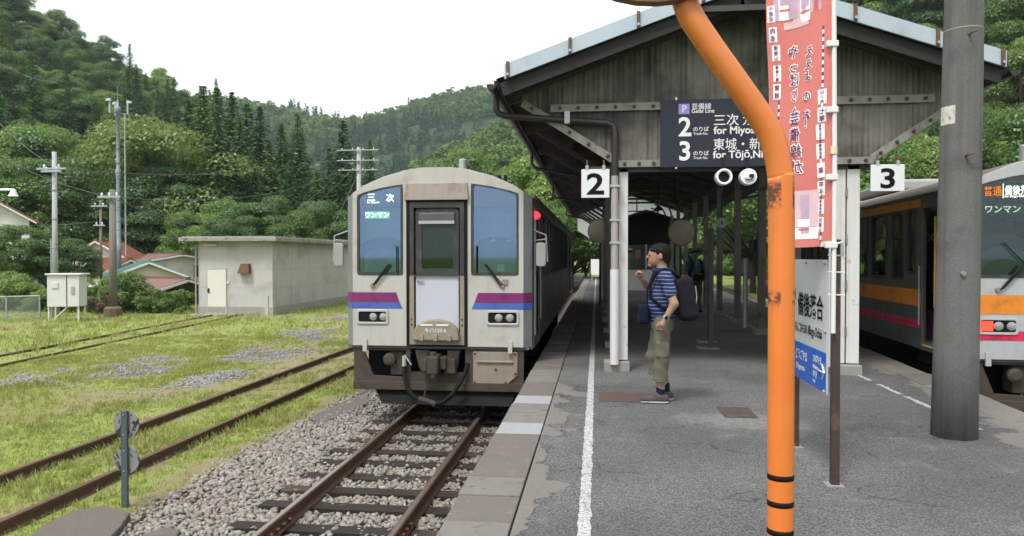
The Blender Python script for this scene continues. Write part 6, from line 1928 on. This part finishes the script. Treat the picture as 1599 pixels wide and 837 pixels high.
def walker(label, loc, rz_):
    """facing -y (towards us), walking"""
    t = thing('person', label, 'person', loc, rz_)
    DS = fabric('teal_shirt', (.06, .13, .145), .5, 10); DP = fabric('grey_khaki', (.10, .095, .08), .6, 10)
    prim = [('ell', (0, -.02, 1.60), (.075, .092, .115)), ('ell', (0, -.055, 1.545), (.05, .05, .055)), ('cap', (0, 0, 1.52), (0, 0, 1.42), .055, .06), ('cap', (0, 0, 1.40), (0, 0, 1.25), .08, .12), ('cap', (0, 0, 1.25), (0, 0, .92), .12, .125),
            ('cap', (-.1, 0, 1.385), (-.19, 0, 1.37), .06, .06), ('cap', (.1, 0, 1.385), (.19, 0, 1.37), .06, .06),
            ('cap', (-.19, 0, 1.37), (-.27, .02, 1.12), .055, .043), ('cap', (-.27, .02, 1.12), (-.33, -.04, .92), .042, .03),
            ('cap', (.19, 0, 1.37), (.25, -.0, 1.12), .055, .043), ('cap', (.25, 0, 1.12), (.12, -.20, 1.05), .042, .03),
            ('cap', (-.09, 0, .9), (-.10, -.06, .5), .09, .06), ('cap', (-.10, -.06, .5), (-.10, .02, .1), .06, .042), ('cap', (.09, 0, .9), (.09, .0, .5), .09, .06), ('cap', (.09, 0, .5), (.09, .02, .1), .06, .042),
            ('capf', (0, -.112, 1.60), (0, -.128, 1.575), .009, .013), ('ell', (-.076, 0, 1.59), (.012, .018, .03)), ('ell', (.076, 0, 1.59), (.012, .018, .03))]
    SK = M('skin_tan', (.20, .12, .08), .6, var=.1, obj=True)
    surf('body', prim, SK, t, .013, .022)
    for bx_, w, d_ in ((-1, (-.33, -.04, .92), (0, -.01, -.08)), (1, (.12, -.20, 1.05), (-.07, -.04, 0))):
        w = np.array(w); pm_ = w + np.array(d_) * .8; q = np.array((d_[2], 0, d_[0])); q = q / np.linalg.norm(q)
        pr = [('cap', tuple(w), tuple(pm_), .027, .032)]
        for k in (-.028, -.009, .01, .028): pr.append(('capf', tuple(pm_ + q * k), tuple(pm_ + q * k * 1.1 + np.array(d_) * (.9 - abs(k) * 8) + (0, .01, 0)), .0105, .008))
        pr.append(('capf', tuple(pm_ + q * .025), tuple(pm_ + q * .055 + np.array(d_) * .35), .012, .009))
        surf('hand', pr, SK, t, .007, .012)
    surf('hair', [('ell', (0, .02, 1.64), (.088, .10, .09))], HAIR, t, .012, .02, lambda P: np.maximum(1.56 - P[..., 2], -.10 - P[..., 1] + np.maximum(0, 1.66 - P[..., 2]) * 1.5))
    surf('cap', [('ell', (0, .0, 1.675), (.10, .11, .065)), ('ell', (0, -.10, 1.66), (.085, .085, .014))], fabric('dark_cap', (.03, .03, .032)), t, .012, .02, lambda P: 1.645 - P[..., 2])
    surf('shirt', [('cap', (0, 0, 1.40), (0, 0, 1.25), .10, .145), ('cap', (0, 0, 1.25), (0, 0, .95), .15, .15), ('cap', (-.1, 0, 1.385), (-.19, 0, 1.37), .075, .078), ('cap', (.1, 0, 1.385), (.19, 0, 1.37), .075, .078), ('cap', (-.19, 0, 1.37), (-.25, .01, 1.19), .075, .072), ('cap', (.19, 0, 1.37), (.235, 0, 1.19), .075, .072)],
         DS, t, .013, .045, lambda P: np.maximum(P[..., 2] - 1.445, .90 - P[..., 2]), fold(.005, 24))
    surf('trousers', [('cap', (0, 0, .94), (0, 0, .88), .145, .15), ('cap', (-.09, 0, .88), (-.10, -.06, .5), .11, .085), ('cap', (-.10, -.06, .5), (-.10, .02, .1), .082, .068), ('cap', (.09, 0, .88), (.09, 0, .5), .11, .085), ('cap', (.09, 0, .5), (.09, .02, .1), .082, .068)],
         DP, t, .013, .02, lambda P: np.maximum(P[..., 2] - .94, .075 - P[..., 2]), fold(.006, 30))
    for sx in (-.10, .09):
        surf('shoe', [('cap', (sx, .05, .05), (sx * 1.25, -.17, .045), .05, .044), ('cap', (sx, .03, .09), (sx, -.03, .08), .052, .05)], fabric('dark_shoe', (.03, .03, .032)), t, .011, .02, lambda P: -P[..., 2])
    bp = thing('backpack', 'dark backpack on the far person under the canopy', 'backpack', loc, rz_)
    surf('bag', [('box', (0, .22, 1.2), (.15, .10, .24), .07)], fabric('far_pack', (.025, .028, .03)), bp, .015, .03)
    for sx in (-1, 1): MB().tube([(sx * .1, .14, 1.44), (sx * .12, .0, 1.475), (sx * .13, -.12, 1.38), (sx * .14, -.145, 1.2), (sx * .165, .05, 1.02)], .024, 8).build('shoulder_strap', fabric('far_strap', (.02, .02, .022)), bp, 'all')
    cm = thing('camera_bag', 'black camera bag at the waist of the far person', 'bag', loc, rz_)
    surf('bag', [('box', (.05, -.20, .96), (.15, .06, .09), .035), ('box', (.13, -.23, 1.12), (.06, .05, .045), .02)], MT['black'], cm, .012, .02)
    MB().tube([(.16, -.20, 1.02), (.12, -.13, 1.36), (0, .02, 1.50), (-.1, -.12, 1.36), (-.06, -.2, 1.02)], .009, 6).build('strap', MT['black'], cm, True)
pf = ground_at(1086, 487, 0)
walker('far person in teal shirt and cap standing under the canopy', (pf.x, pf.y, 0), R(8))

# ================================================================ trees
def cards(C, Nn, S, rg, asp=1.0):
    """quads at centres C, normals Nn, half sizes S"""
    n = len(C)
    Nn = Nn / np.maximum(np.linalg.norm(Nn, axis=1)[:, None], 1e-6)
    r = rg.normal(size=(n, 3))
    T = np.cross(Nn, r); T /= np.maximum(np.linalg.norm(T, axis=1)[:, None], 1e-6)
    B = np.cross(Nn, T)
    S = S[:, None]
    bend = Nn * S * .25
    V = np.stack([C - T * S * asp - bend, C - B * S * .62, C + T * S * asp - bend, C + B * S * .62], 1)
    return V.reshape(-1, 3), np.arange(n * 4).reshape(-1, 4)

def broadleaf(seed, H, Rr, trunk_h, nb, per, size, flat=.75):
    rg = np.random.default_rng(seed)
    C, Nn, S, limbs = [], [], [], []
    cz = trunk_h + (H - trunk_h) * .5
    for i in range(nb):
        th = rg.uniform(0, 6.283); u = rg.uniform(-.75, 1.0)
        rr = math.sqrt(max(0, 1 - u * u)) * rg.uniform(.55, .95)
        c = np.array([Rr * rr * math.cos(th), Rr * rr * math.sin(th), cz + (H - trunk_h) * .45 * u])
        br = Rr * rg.uniform(.26, .46)
        limbs.append(c)
        m = int(per * (br / (Rr * .36)) ** 2)
        d = rg.normal(size=(m, 3)); d /= np.linalg.norm(d, axis=1)[:, None]
        d[:, 2] = np.where(d[:, 2] < -.35, -d[:, 2], d[:, 2])
        rad = br * rg.uniform(.62, 1.08, m)[:, None]
        C.append(c + d * rad * np.array([1, 1, flat]))
        Nn.append(d + rg.normal(size=(m, 3)) * .45 + np.array([0, 0, .35]))
        S.append(size * rg.uniform(.55, 1.35, m))
    V, F = cards(np.concatenate(C), np.concatenate(Nn), np.concatenate(S), rg)
    mb = MB()
    mb.tube([(0, 0, -.6), (Rr * .04, 0, trunk_h * .5), (0, Rr * .03, trunk_h), (0, 0, H * .72)], [H * .024, H * .019, H * .015, H * .004], 7)
    for c in limbs[::2]:
        a = np.array([0, 0, trunk_h * rg.uniform(.7, 1.15)])
        mb.tube([a, a * .4 + c * .6 + np.array([0, 0, -.1 * H * .2]), c], [H * .009, H * .006, H * .002], 5)
    return V, F, mb

def conifer(seed, H, Rr, tiers, per, size, bare=.08, power=.8, lng=1.7, wid=.5):
    rg = np.random.default_rng(seed)
    C, T, Nn, S = [], [], [], []
    for i in range(tiers):
        f = i / tiers
        z = H * (bare + (1 - bare) * f)
        R0 = Rr * (1 - f) ** power * rg.uniform(.78, 1.12) + .06
        nb = max(5, int(per * (1 - f * .55)))
        a0 = rg.uniform(0, 6.28)
        for b in range(nb):
            a = a0 + 6.283 * b / nb + rg.uniform(-.25, .25)
            L = R0 * rg.uniform(.62, 1.14)
            k = max(3, int(L / size * 1.1))
            t = .15 + .85 * (np.arange(k) + rg.uniform(0, 1, k)) / k
            zz = z - .32 * L * t + .16 * L * t * t + rg.normal(0, size * .3, k)
            w = rg.normal(0, size * .8, k) * (1.2 - t)
            C.append(np.stack([L * t * math.cos(a) - w * math.sin(a), L * t * math.sin(a) + w * math.cos(a), zz], 1))
            sp = rg.normal(0, .55, k)
            T.append(np.stack([np.cos(a + sp), np.sin(a + sp), rg.uniform(-.75, .1, k)], 1))
            Nn.append(np.stack([np.full(k, math.cos(a) * .5), np.full(k, math.sin(a) * .5), np.full(k, .9)], 1) + rg.normal(size=(k, 3)) * .4)
            S.append(size * rg.uniform(.6, 1.3, k) * (1 - .3 * f))
    C, T, Nn, S = (np.concatenate(q) for q in (C, T, Nn, S))
    T /= np.linalg.norm(T, axis=1)[:, None]
    B = np.cross(Nn, T); B /= np.maximum(np.linalg.norm(B, axis=1)[:, None], 1e-6)
    S = S[:, None]
    V = np.stack([C - T * S * lng, C - B * S * wid, C + T * S * lng, C + B * S * wid], 1).reshape(-1, 3)
    F = np.arange(len(V)).reshape(-1, 4)
    mb = MB().tube([(0, 0, -.6), (0, 0, H * .5), (0, 0, H * .97)], [H * .017, H * .011, H * .002], 7)
    return V, F, mb

BARK = M('bark', (.06, .045, .035), .95, var=.3, vs=8)
LB = leafmat('leaf_mid_green', (.068, .142, .024), (.178, .285, .052), (.17, .235, .05), .35)
LL = leafmat('leaf_light_green', (.10, .20, .03), (.25, .36, .07), None, .45)
LD = leafmat('leaf_dark_green', (.048, .115, .026), (.122, .215, .046), None, .4)
LC = leafmat('needle_dark', (.030, .078, .024), (.084, .165, .048), (.105, .17, .04), .45, .2)
def proto(build, leaf):
    V, F, mb = build
    return mesh_np('crown', V, F, leaf), mb.mesh('trunk', BARK, 'all')
PB = [proto(broadleaf(1, 11, 4.2, 2.5, 36, 700, .112), LB), proto(broadleaf(2, 10, 4.8, 2.2, 38, 700, .114, .6), LB), proto(broadleaf(3, 12, 3.9, 3.0, 36, 680, .112), LD), proto(broadleaf(4, 9, 4.0, 2.0, 34, 700, .108, .65), LL), proto(broadleaf(5, 10.5, 4.4, 2.2, 40, 680, .112, .5), LD)]
PC_ = [proto(conifer(6, 20, 4.6, 60, 20, .21, .05, .88), LC), proto(conifer(7, 21, 4.0, 64, 19, .21, .06, .8), LC), proto(conifer(8, 19, 5.0, 58, 21, .22, .04, .92), LC)]
LS = leafmat('leaf_shrub_bright', (.085, .165, .026), (.22, .32, .07), None, .8)
PS = [proto(broadleaf(9, 2.2, 1.3, .3, 20, 260, .065, .8), LS), proto(broadleaf(10, 1.8, 1.5, .2, 20, 260, .065, .7), LS), proto(broadleaf(12, 2.6, 1.2, .4, 20, 240, .065, .9), LL)]
def tree(name, pr, label, x, y, z, s_, group, rz=None, sz=1.0):
    t = thing(name, label, 'tree' if 'tree' in name else 'shrub', (x, y, z), rnd.uniform(0, 6.28) if rz is None else rz, group)
    t.scale = (s_, s_, s_ * sz)
    link('crown', pr[0], t); link('trunk', pr[1], t)
    return t
def tz(x, y): return GZ - .06 + (hill(x, y) if math.hypot(x, y) > 50 else 0)
def scatter(n, az0, az1, r0, r1, mind, tries, seed):
    rg = random.Random(seed); P = []
    for _ in range(tries):
        if len(P) >= n: break
        a = R(rg.uniform(az0, az1)); r = math.sqrt(rg.uniform(r0 * r0, r1 * r1))
        x, y = r * math.sin(a), r * math.cos(a)
        md = mind * (.7 + r / 320)
        if all((x - p[0]) ** 2 + (y - p[1]) ** 2 > md * md for p in P): P.append((x, y))
    return P
# left hillside
for x, y in scatter(470, -47, -15.5, 76, 240, 4.3, 18000, 3):
    r = math.hypot(x, y); az = math.degrees(math.atan2(x, y))
    nzv = fb(x, y, .02, 8.0, 3)
    con = (az > -35 and r < 165 and rnd.random() < .85) or (nzv > .15 and r < 165 and rnd.random() < .55)
    if az > -24 and r < 84: continue
    if az > -26.5 and r > 108 + (-az - 15) * 2.0: continue
    if con:
        tree('conifer_tree', rnd.choice(PC_), 'dark conifer in the dense forest on the left hillside', x, y, tz(x, y), rnd.uniform(.62, .95) * (1.0 if az < -22 else .95), 'conifers on the left hillside')
    else:
        if az > -32 and r < 105: continue
        tree('broadleaf_tree', rnd.choice(PB[:3] + PB[4:] + [PB[3]] * (1 if r > 120 else 1)), 'rounded broadleaf tree in the dense forest on the left hillside', x, y, tz(x, y), rnd.uniform(.8, 1.15) if r < 140 else rnd.uniform(.6, .95), 'broadleaf trees on the left hillside')
# front conifers whose tops stand out against the far hills
ORD = ('first', 'second', 'third', 'fourth', 'fifth', 'sixth', 'seventh', 'eighth', 'ninth', 'tenth', 'eleventh', 'twelfth', 'thirteenth', 'fourteenth', 'fifteenth', 'sixteenth', 'seventeenth', 'eighteenth', 'nineteenth', 'twentieth', 'twenty first', 'twenty second', 'twenty third', 'twenty fourth', 'twenty fifth', 'twenty sixth', 'twenty seventh')
CONIF = ((318, 128, 82, 1, 0), (340, 133, 86, 1, 1), (362, 138, 80, 1, 0), (385, 157, 84, 1, 2), (406, 161, 79, 1, 1), (438, 188, 77, 1, 0), (470, 206, 80, 1, 2), (535, 183, 74, 1, 2), (514, 226, 72, 1, 0), (495, 262, 70, 1, 2), (294, 152, 84, 1, 2), (272, 176, 80, 1, 0), (376, 190, 74, 1, 2), (350, 205, 73, 1, 0), (303, 215, 72, 1, 1), (328, 228, 70, 1, 2), (366, 238, 69, 1, 1), (396, 246, 69, 1, 0), (446, 268, 67, 1, 2), (481, 276, 67, 1, 1), (527, 252, 68, 1, 0), (553, 262, 70, 1, 2), (262, 232, 71, 1, 0), (455, 240, 72, 1, 1), (420, 215, 73, 1, 2),
                     (228, 112, 150, 1, 1), (252, 142, 120, 1, 0), (215, 150, 118, 1, 2), (24, 92, 140, 1, 0), (62, 140, 118, 1, 1), (98, 158, 112, 1, 2), (150, 150, 116, 1, 0), (4, 150, 112, 1, 2), (130, 118, 140, 1, 0))
for px, py, Y, s_, k in CONIF:
    p = at(px, py, Y); zz = tz(p.x, Y)
    front = px > 260
    cnt_c = globals().setdefault('ordc', sorted(q[0] for q in CONIF if q[0] > 260))
    cnt_l = globals().setdefault('ordl', sorted(q[0] for q in CONIF if q[0] <= 260))
    lb = ('tall pointed conifer before the far hills, %s from the left in the front row' % ORD[cnt_c.index(px)]) if front else ('tall dark conifer rising amid the left slope, %s from the left edge' % ORD[cnt_l.index(px)])
    tree('conifer_tree', PC_[k], lb, p.x, Y, zz, (p.z - zz) / (20.2, 21.2, 19.2)[k] * 1.3, 'tall conifers in front of the far hills' if front else 'tall conifers amid the left slope', None, 1 / 1.3)
# broadleaf trees at the foot of the slope, each by its place
for px, py, Y, k, lb in ((40, 205, 72, 1, 'rounded pale tree left of the cabinet pole on the slope'), (255, 200, 68, 1, 'wide layered tree behind the antenna mast'), (265, 265, 66, 4, 'lower layered tree right of the antenna mast'), (130, 250, 70, 4, 'dark layered tree between cabinet pole and mast'),
                         (345, 318, 60, 0, 'low green tree above the left half of the hut roof'), (430, 312, 60, 2, 'dark tree above the middle of the hut roof'), (300, 335, 60, 0, 'small green tree behind the solar panel roof'), (500, 318, 60, 4, 'leafy tree right above the hut beside the railcar'),
                         (470, 335, 56, 0, 'low green tree just above the right end of the hut roof'), (395, 320, 58, 4, 'dark leafy tree behind the small distant pole'), (20, 300, 78, 2, 'dark tree behind the house at the left edge'), (195, 300, 62, 4, 'shaded tree behind the white gabled house'), (95, 300, 66, 0, 'tree with even crown right of the house at the left edge'), (350, 345, 52, 4, 'low dark tree behind the hut')):
    p = at(px, py, Y); zz = tz(p.x, Y)
    h0 = (11, 10, 12, 9, 10.5)[k]
    tree('broadleaf_tree', PB[k], lb, p.x, Y, zz, max(.5, (p.z - zz) / h0), 'broadleaf trees at the foot of the slope')
# small trees in front of the houses at the left
for px, py, Y, k, lb in ((25, 355, 36, 4, 'dark garden tree in front of the left edge house'), (75, 365, 37, 2, 'garden tree with visible trunk beside the cabinet pole'), (115, 375, 39, 4, 'garden tree behind the white cabinet'), (-30, 365, 34, 0, 'garden tree cut by the left picture edge')):
    p = at(px, py, Y)
    tree('broadleaf_tree', PB[k], lb, p.x, Y, GZ, (p.z - GZ) / (11, 10, 12, 9, 10.5)[k], 'garden trees left')
# thicket along the yard edge
for i in range(46):
    px = -60 + i * 8.2 + rnd.uniform(-4, 4)
    if 118 > px > 78: py = 470
    else: py = rnd.uniform(425, 462)
    if 205 < px < 305: py = rnd.uniform(446, 464)
    if 150 < px < 205: py = rnd.uniform(420, 455)
    Y = rnd.uniform(31.2, 33.6)
    if px > 300: continue
    p = at(px, py, Y)
    k = rnd.randrange(3)
    tree('shrub', PS[k], 'leafy green shrub in the thicket along the yard edge', p.x, Y, GZ - .1, (p.z - GZ) / (2.2, 1.8, 2.6)[k], 'shrubs along the yard edge')
for i in range(26):
    px = rnd.uniform(-50, 300); Y = rnd.uniform(30.6, 31.4)
    p = at(px, rnd.uniform(474, 486), Y); k = rnd.randrange(3)
    tree('shrub', PS[k], 'low leafy shrub at the foot of the thicket', p.x, Y, GZ - .1, max(.25, (p.z - GZ) / (2.2, 1.8, 2.6)[k]), 'low shrubs along the yard edge')
p = at(172, 462, 30.2)
RB = leafmat('leaf_withered', (.07, .03, .018), (.13, .06, .035), None, .6)
tree('shrub', (PS[1][0].copy(), PS[1][1]), 'withered red brown shrub at the foot of the timber pole', p.x - .3, 30.2, GZ - .05, .5, None).children[0].data.materials[0] = RB
# behind the platform end and the railcars
for x, y in scatter(34, -12, 8, 70, 150, 5.5, 3000, 5):
    if (abs(x + 1) < 3 and y < 75) or (-4 < math.degrees(math.atan2(x, y)) and y < 112): continue
    k = rnd.choice((0, 1, 3, 3, 2))
    tree('broadleaf_tree', PB[k], 'leafy tree beyond the far end of the platform', x, y, tz(x, y), rnd.uniform(.8, 1.25), 'trees beyond the platform end')
GAPT = ((850, 255, 62, 3), (875, 285, 58, 3), (835, 285, 70, 1), (895, 305, 55, 1), (915, 330, 62, 2), (800, 270, 90, 0), (868, 240, 85, 4))
for px, py, Y, k in GAPT:
    p = at(px, py, Y)
    n_ = sorted(q[0] for q in GAPT).index(px)
    tree('broadleaf_tree', PB[k], 'light green tree between railcar roof and canopy, %s from the left there' % ORD[n_], p.x, Y, tz(p.x, Y), (p.z - tz(p.x, Y)) / (11, 10, 12, 9, 10.5)[k], 'trees between railcar and canopy')
for x, y in scatter(66, 11, 40, 46, 118, 5.2, 6000, 9):
    k = rnd.choice((0, 1, 1, 3, 4, 2))
    tree('broadleaf_tree', PB[k], 'leafy tree in the forest behind the right hand railcar', x, y, tz(x, y), rnd.uniform(.75, 1.2), 'forest trees on the right')

for x, y in scatter(24, 0, 16, 114, 136, 4.2, 3000, 15):
    tree('broadleaf_tree', rnd.choice((PB[0], PB[2], PB[4], PB[1])), 'dense tree at the field edge seen between the canopy columns', x, y, tz(x, y), rnd.uniform(.75, 1.1), 'trees at the far field edge')
for x, y in scatter(40, -5, 16, 106, 114, 1.8, 3000, 16):
    if abs(x + 2.3) < 2: continue
    k = rnd.randrange(3)
    tree('shrub', PS[k], 'bushy shrub along the far field edge beyond the canopy columns', x, y, GZ - .1, rnd.uniform(1.1, 1.9), 'shrubs along the far field edge')

# far woods: thousands of crowns that read as one mass
def far_wood(name, label, n, az0, az1, r0, r1, mind, leaf_b, leaf_c, seed, confrac):
    rg = np.random.default_rng(seed)
    tb = [broadleaf(40 + i, 10, 4.4, 2, 10, 16, .8, .8)[0] for i in range(4)]
    tc = [conifer(50 + i, 14, 3.4, 12, 7, .7, .08, .9, 1.2, .7)[0] for i in range(3)]
    for leaf, T, isC in ((leaf_b, tb, False), (leaf_c, tc, True)):
        Vs = []
        cnt = 0
        for _ in range(n):
            a = R(rg.uniform(az0, az1)); r = math.sqrt(rg.uniform(r0 * r0, r1 * r1))
            x, y = r * math.sin(a), r * math.cos(a)
            c_ = fb(x, y, .012, 6.0, 3) + .25 * (rg.random() - .5) > confrac
            if c_ != isC: continue
            h = hill(x, y)
            if h < 2: continue
            t = T[rg.integers(len(T))]
            an = rg.uniform(0, 6.28); s_ = rg.uniform(.7, 1.25)
            ca_, sa_ = math.cos(an) * s_, math.sin(an) * s_
            v = np.stack([t[:, 0] * ca_ - t[:, 1] * sa_ + x, t[:, 0] * sa_ + t[:, 1] * ca_ + y, t[:, 2] * s_ + GZ + h - 1.5], 1)
            Vs.append(v)
        if not Vs: continue
        V = np.concatenate(Vs)
        o = link(name, mesh_np(name, V, np.arange(len(V)).reshape(-1, 4), leaf))
        tag(o, label + (', conifer stands' if isC else ', broadleaf stands'), 'forest', None, 'stuff')
def farleaf(name, ca, cb):
    s = NT(name)
    isl = s.n('NewGeometry').outputs['Random Per Island']
    pos = s.n('NewGeometry').outputs['Position']
    f = s.math('ADD', s.math('MULTIPLY', isl, .3), s.math('MULTIPLY', s.ramp(s.noise(pos, .11, 2, .6), .35, .65), .7))
    c = s.mix(f, ca, cb)
    d = s.n('BsdfDiffuse', Color=c).outputs[0]; t = s.n('BsdfTranslucent', Color=c).outputs[0]
    m = s.n('MixShader', Fac=.3); s.set(m.inputs[1], d); s.set(m.inputs[2], t)
    return s.out(m.outputs[0])
FB, FC = farleaf('far_broadleaf', (.08, .15, .04), (.18, .265, .075)), farleaf('far_conifer', (.036, .084, .046), (.075, .135, .066))
far_wood('far_forest', 'hazy wooded ridge in the distance', 2500, -33, 3, 380, 690, 6, FB, FC, 21, -.06)
far_wood('middle_forest', 'wooded middle hill behind the railcar', 1050, -20, 6, 185, 350, 6, FB, FC, 22, .3)
far_wood('upper_forest', 'upper woods of the right hand hill', 650, 8, 42, 112, 250, 6, FB, FC, 23, .3)

# haze
hz_s = NT('air_haze')
pv = hz_s.n('VolumePrincipled')
pv.inputs['Color'].default_value = (.80, .90, 1.0, 1)
pv.inputs['Density'].default_value = HAZE
pv.inputs['Anisotropy'].default_value = 0.2
oo = hz_s.n('OutputMaterial')
hz_s.t.links.new(pv.outputs[0], oo.inputs['Volume'])
if HAZE > 0:
    tag(MB().box(-5000, 5000, -5000, 5000, GZ - 1.5, 260).build('haze', hz_s.mat), 'thin haze in the valley air', 'haze', None, 'stuff')
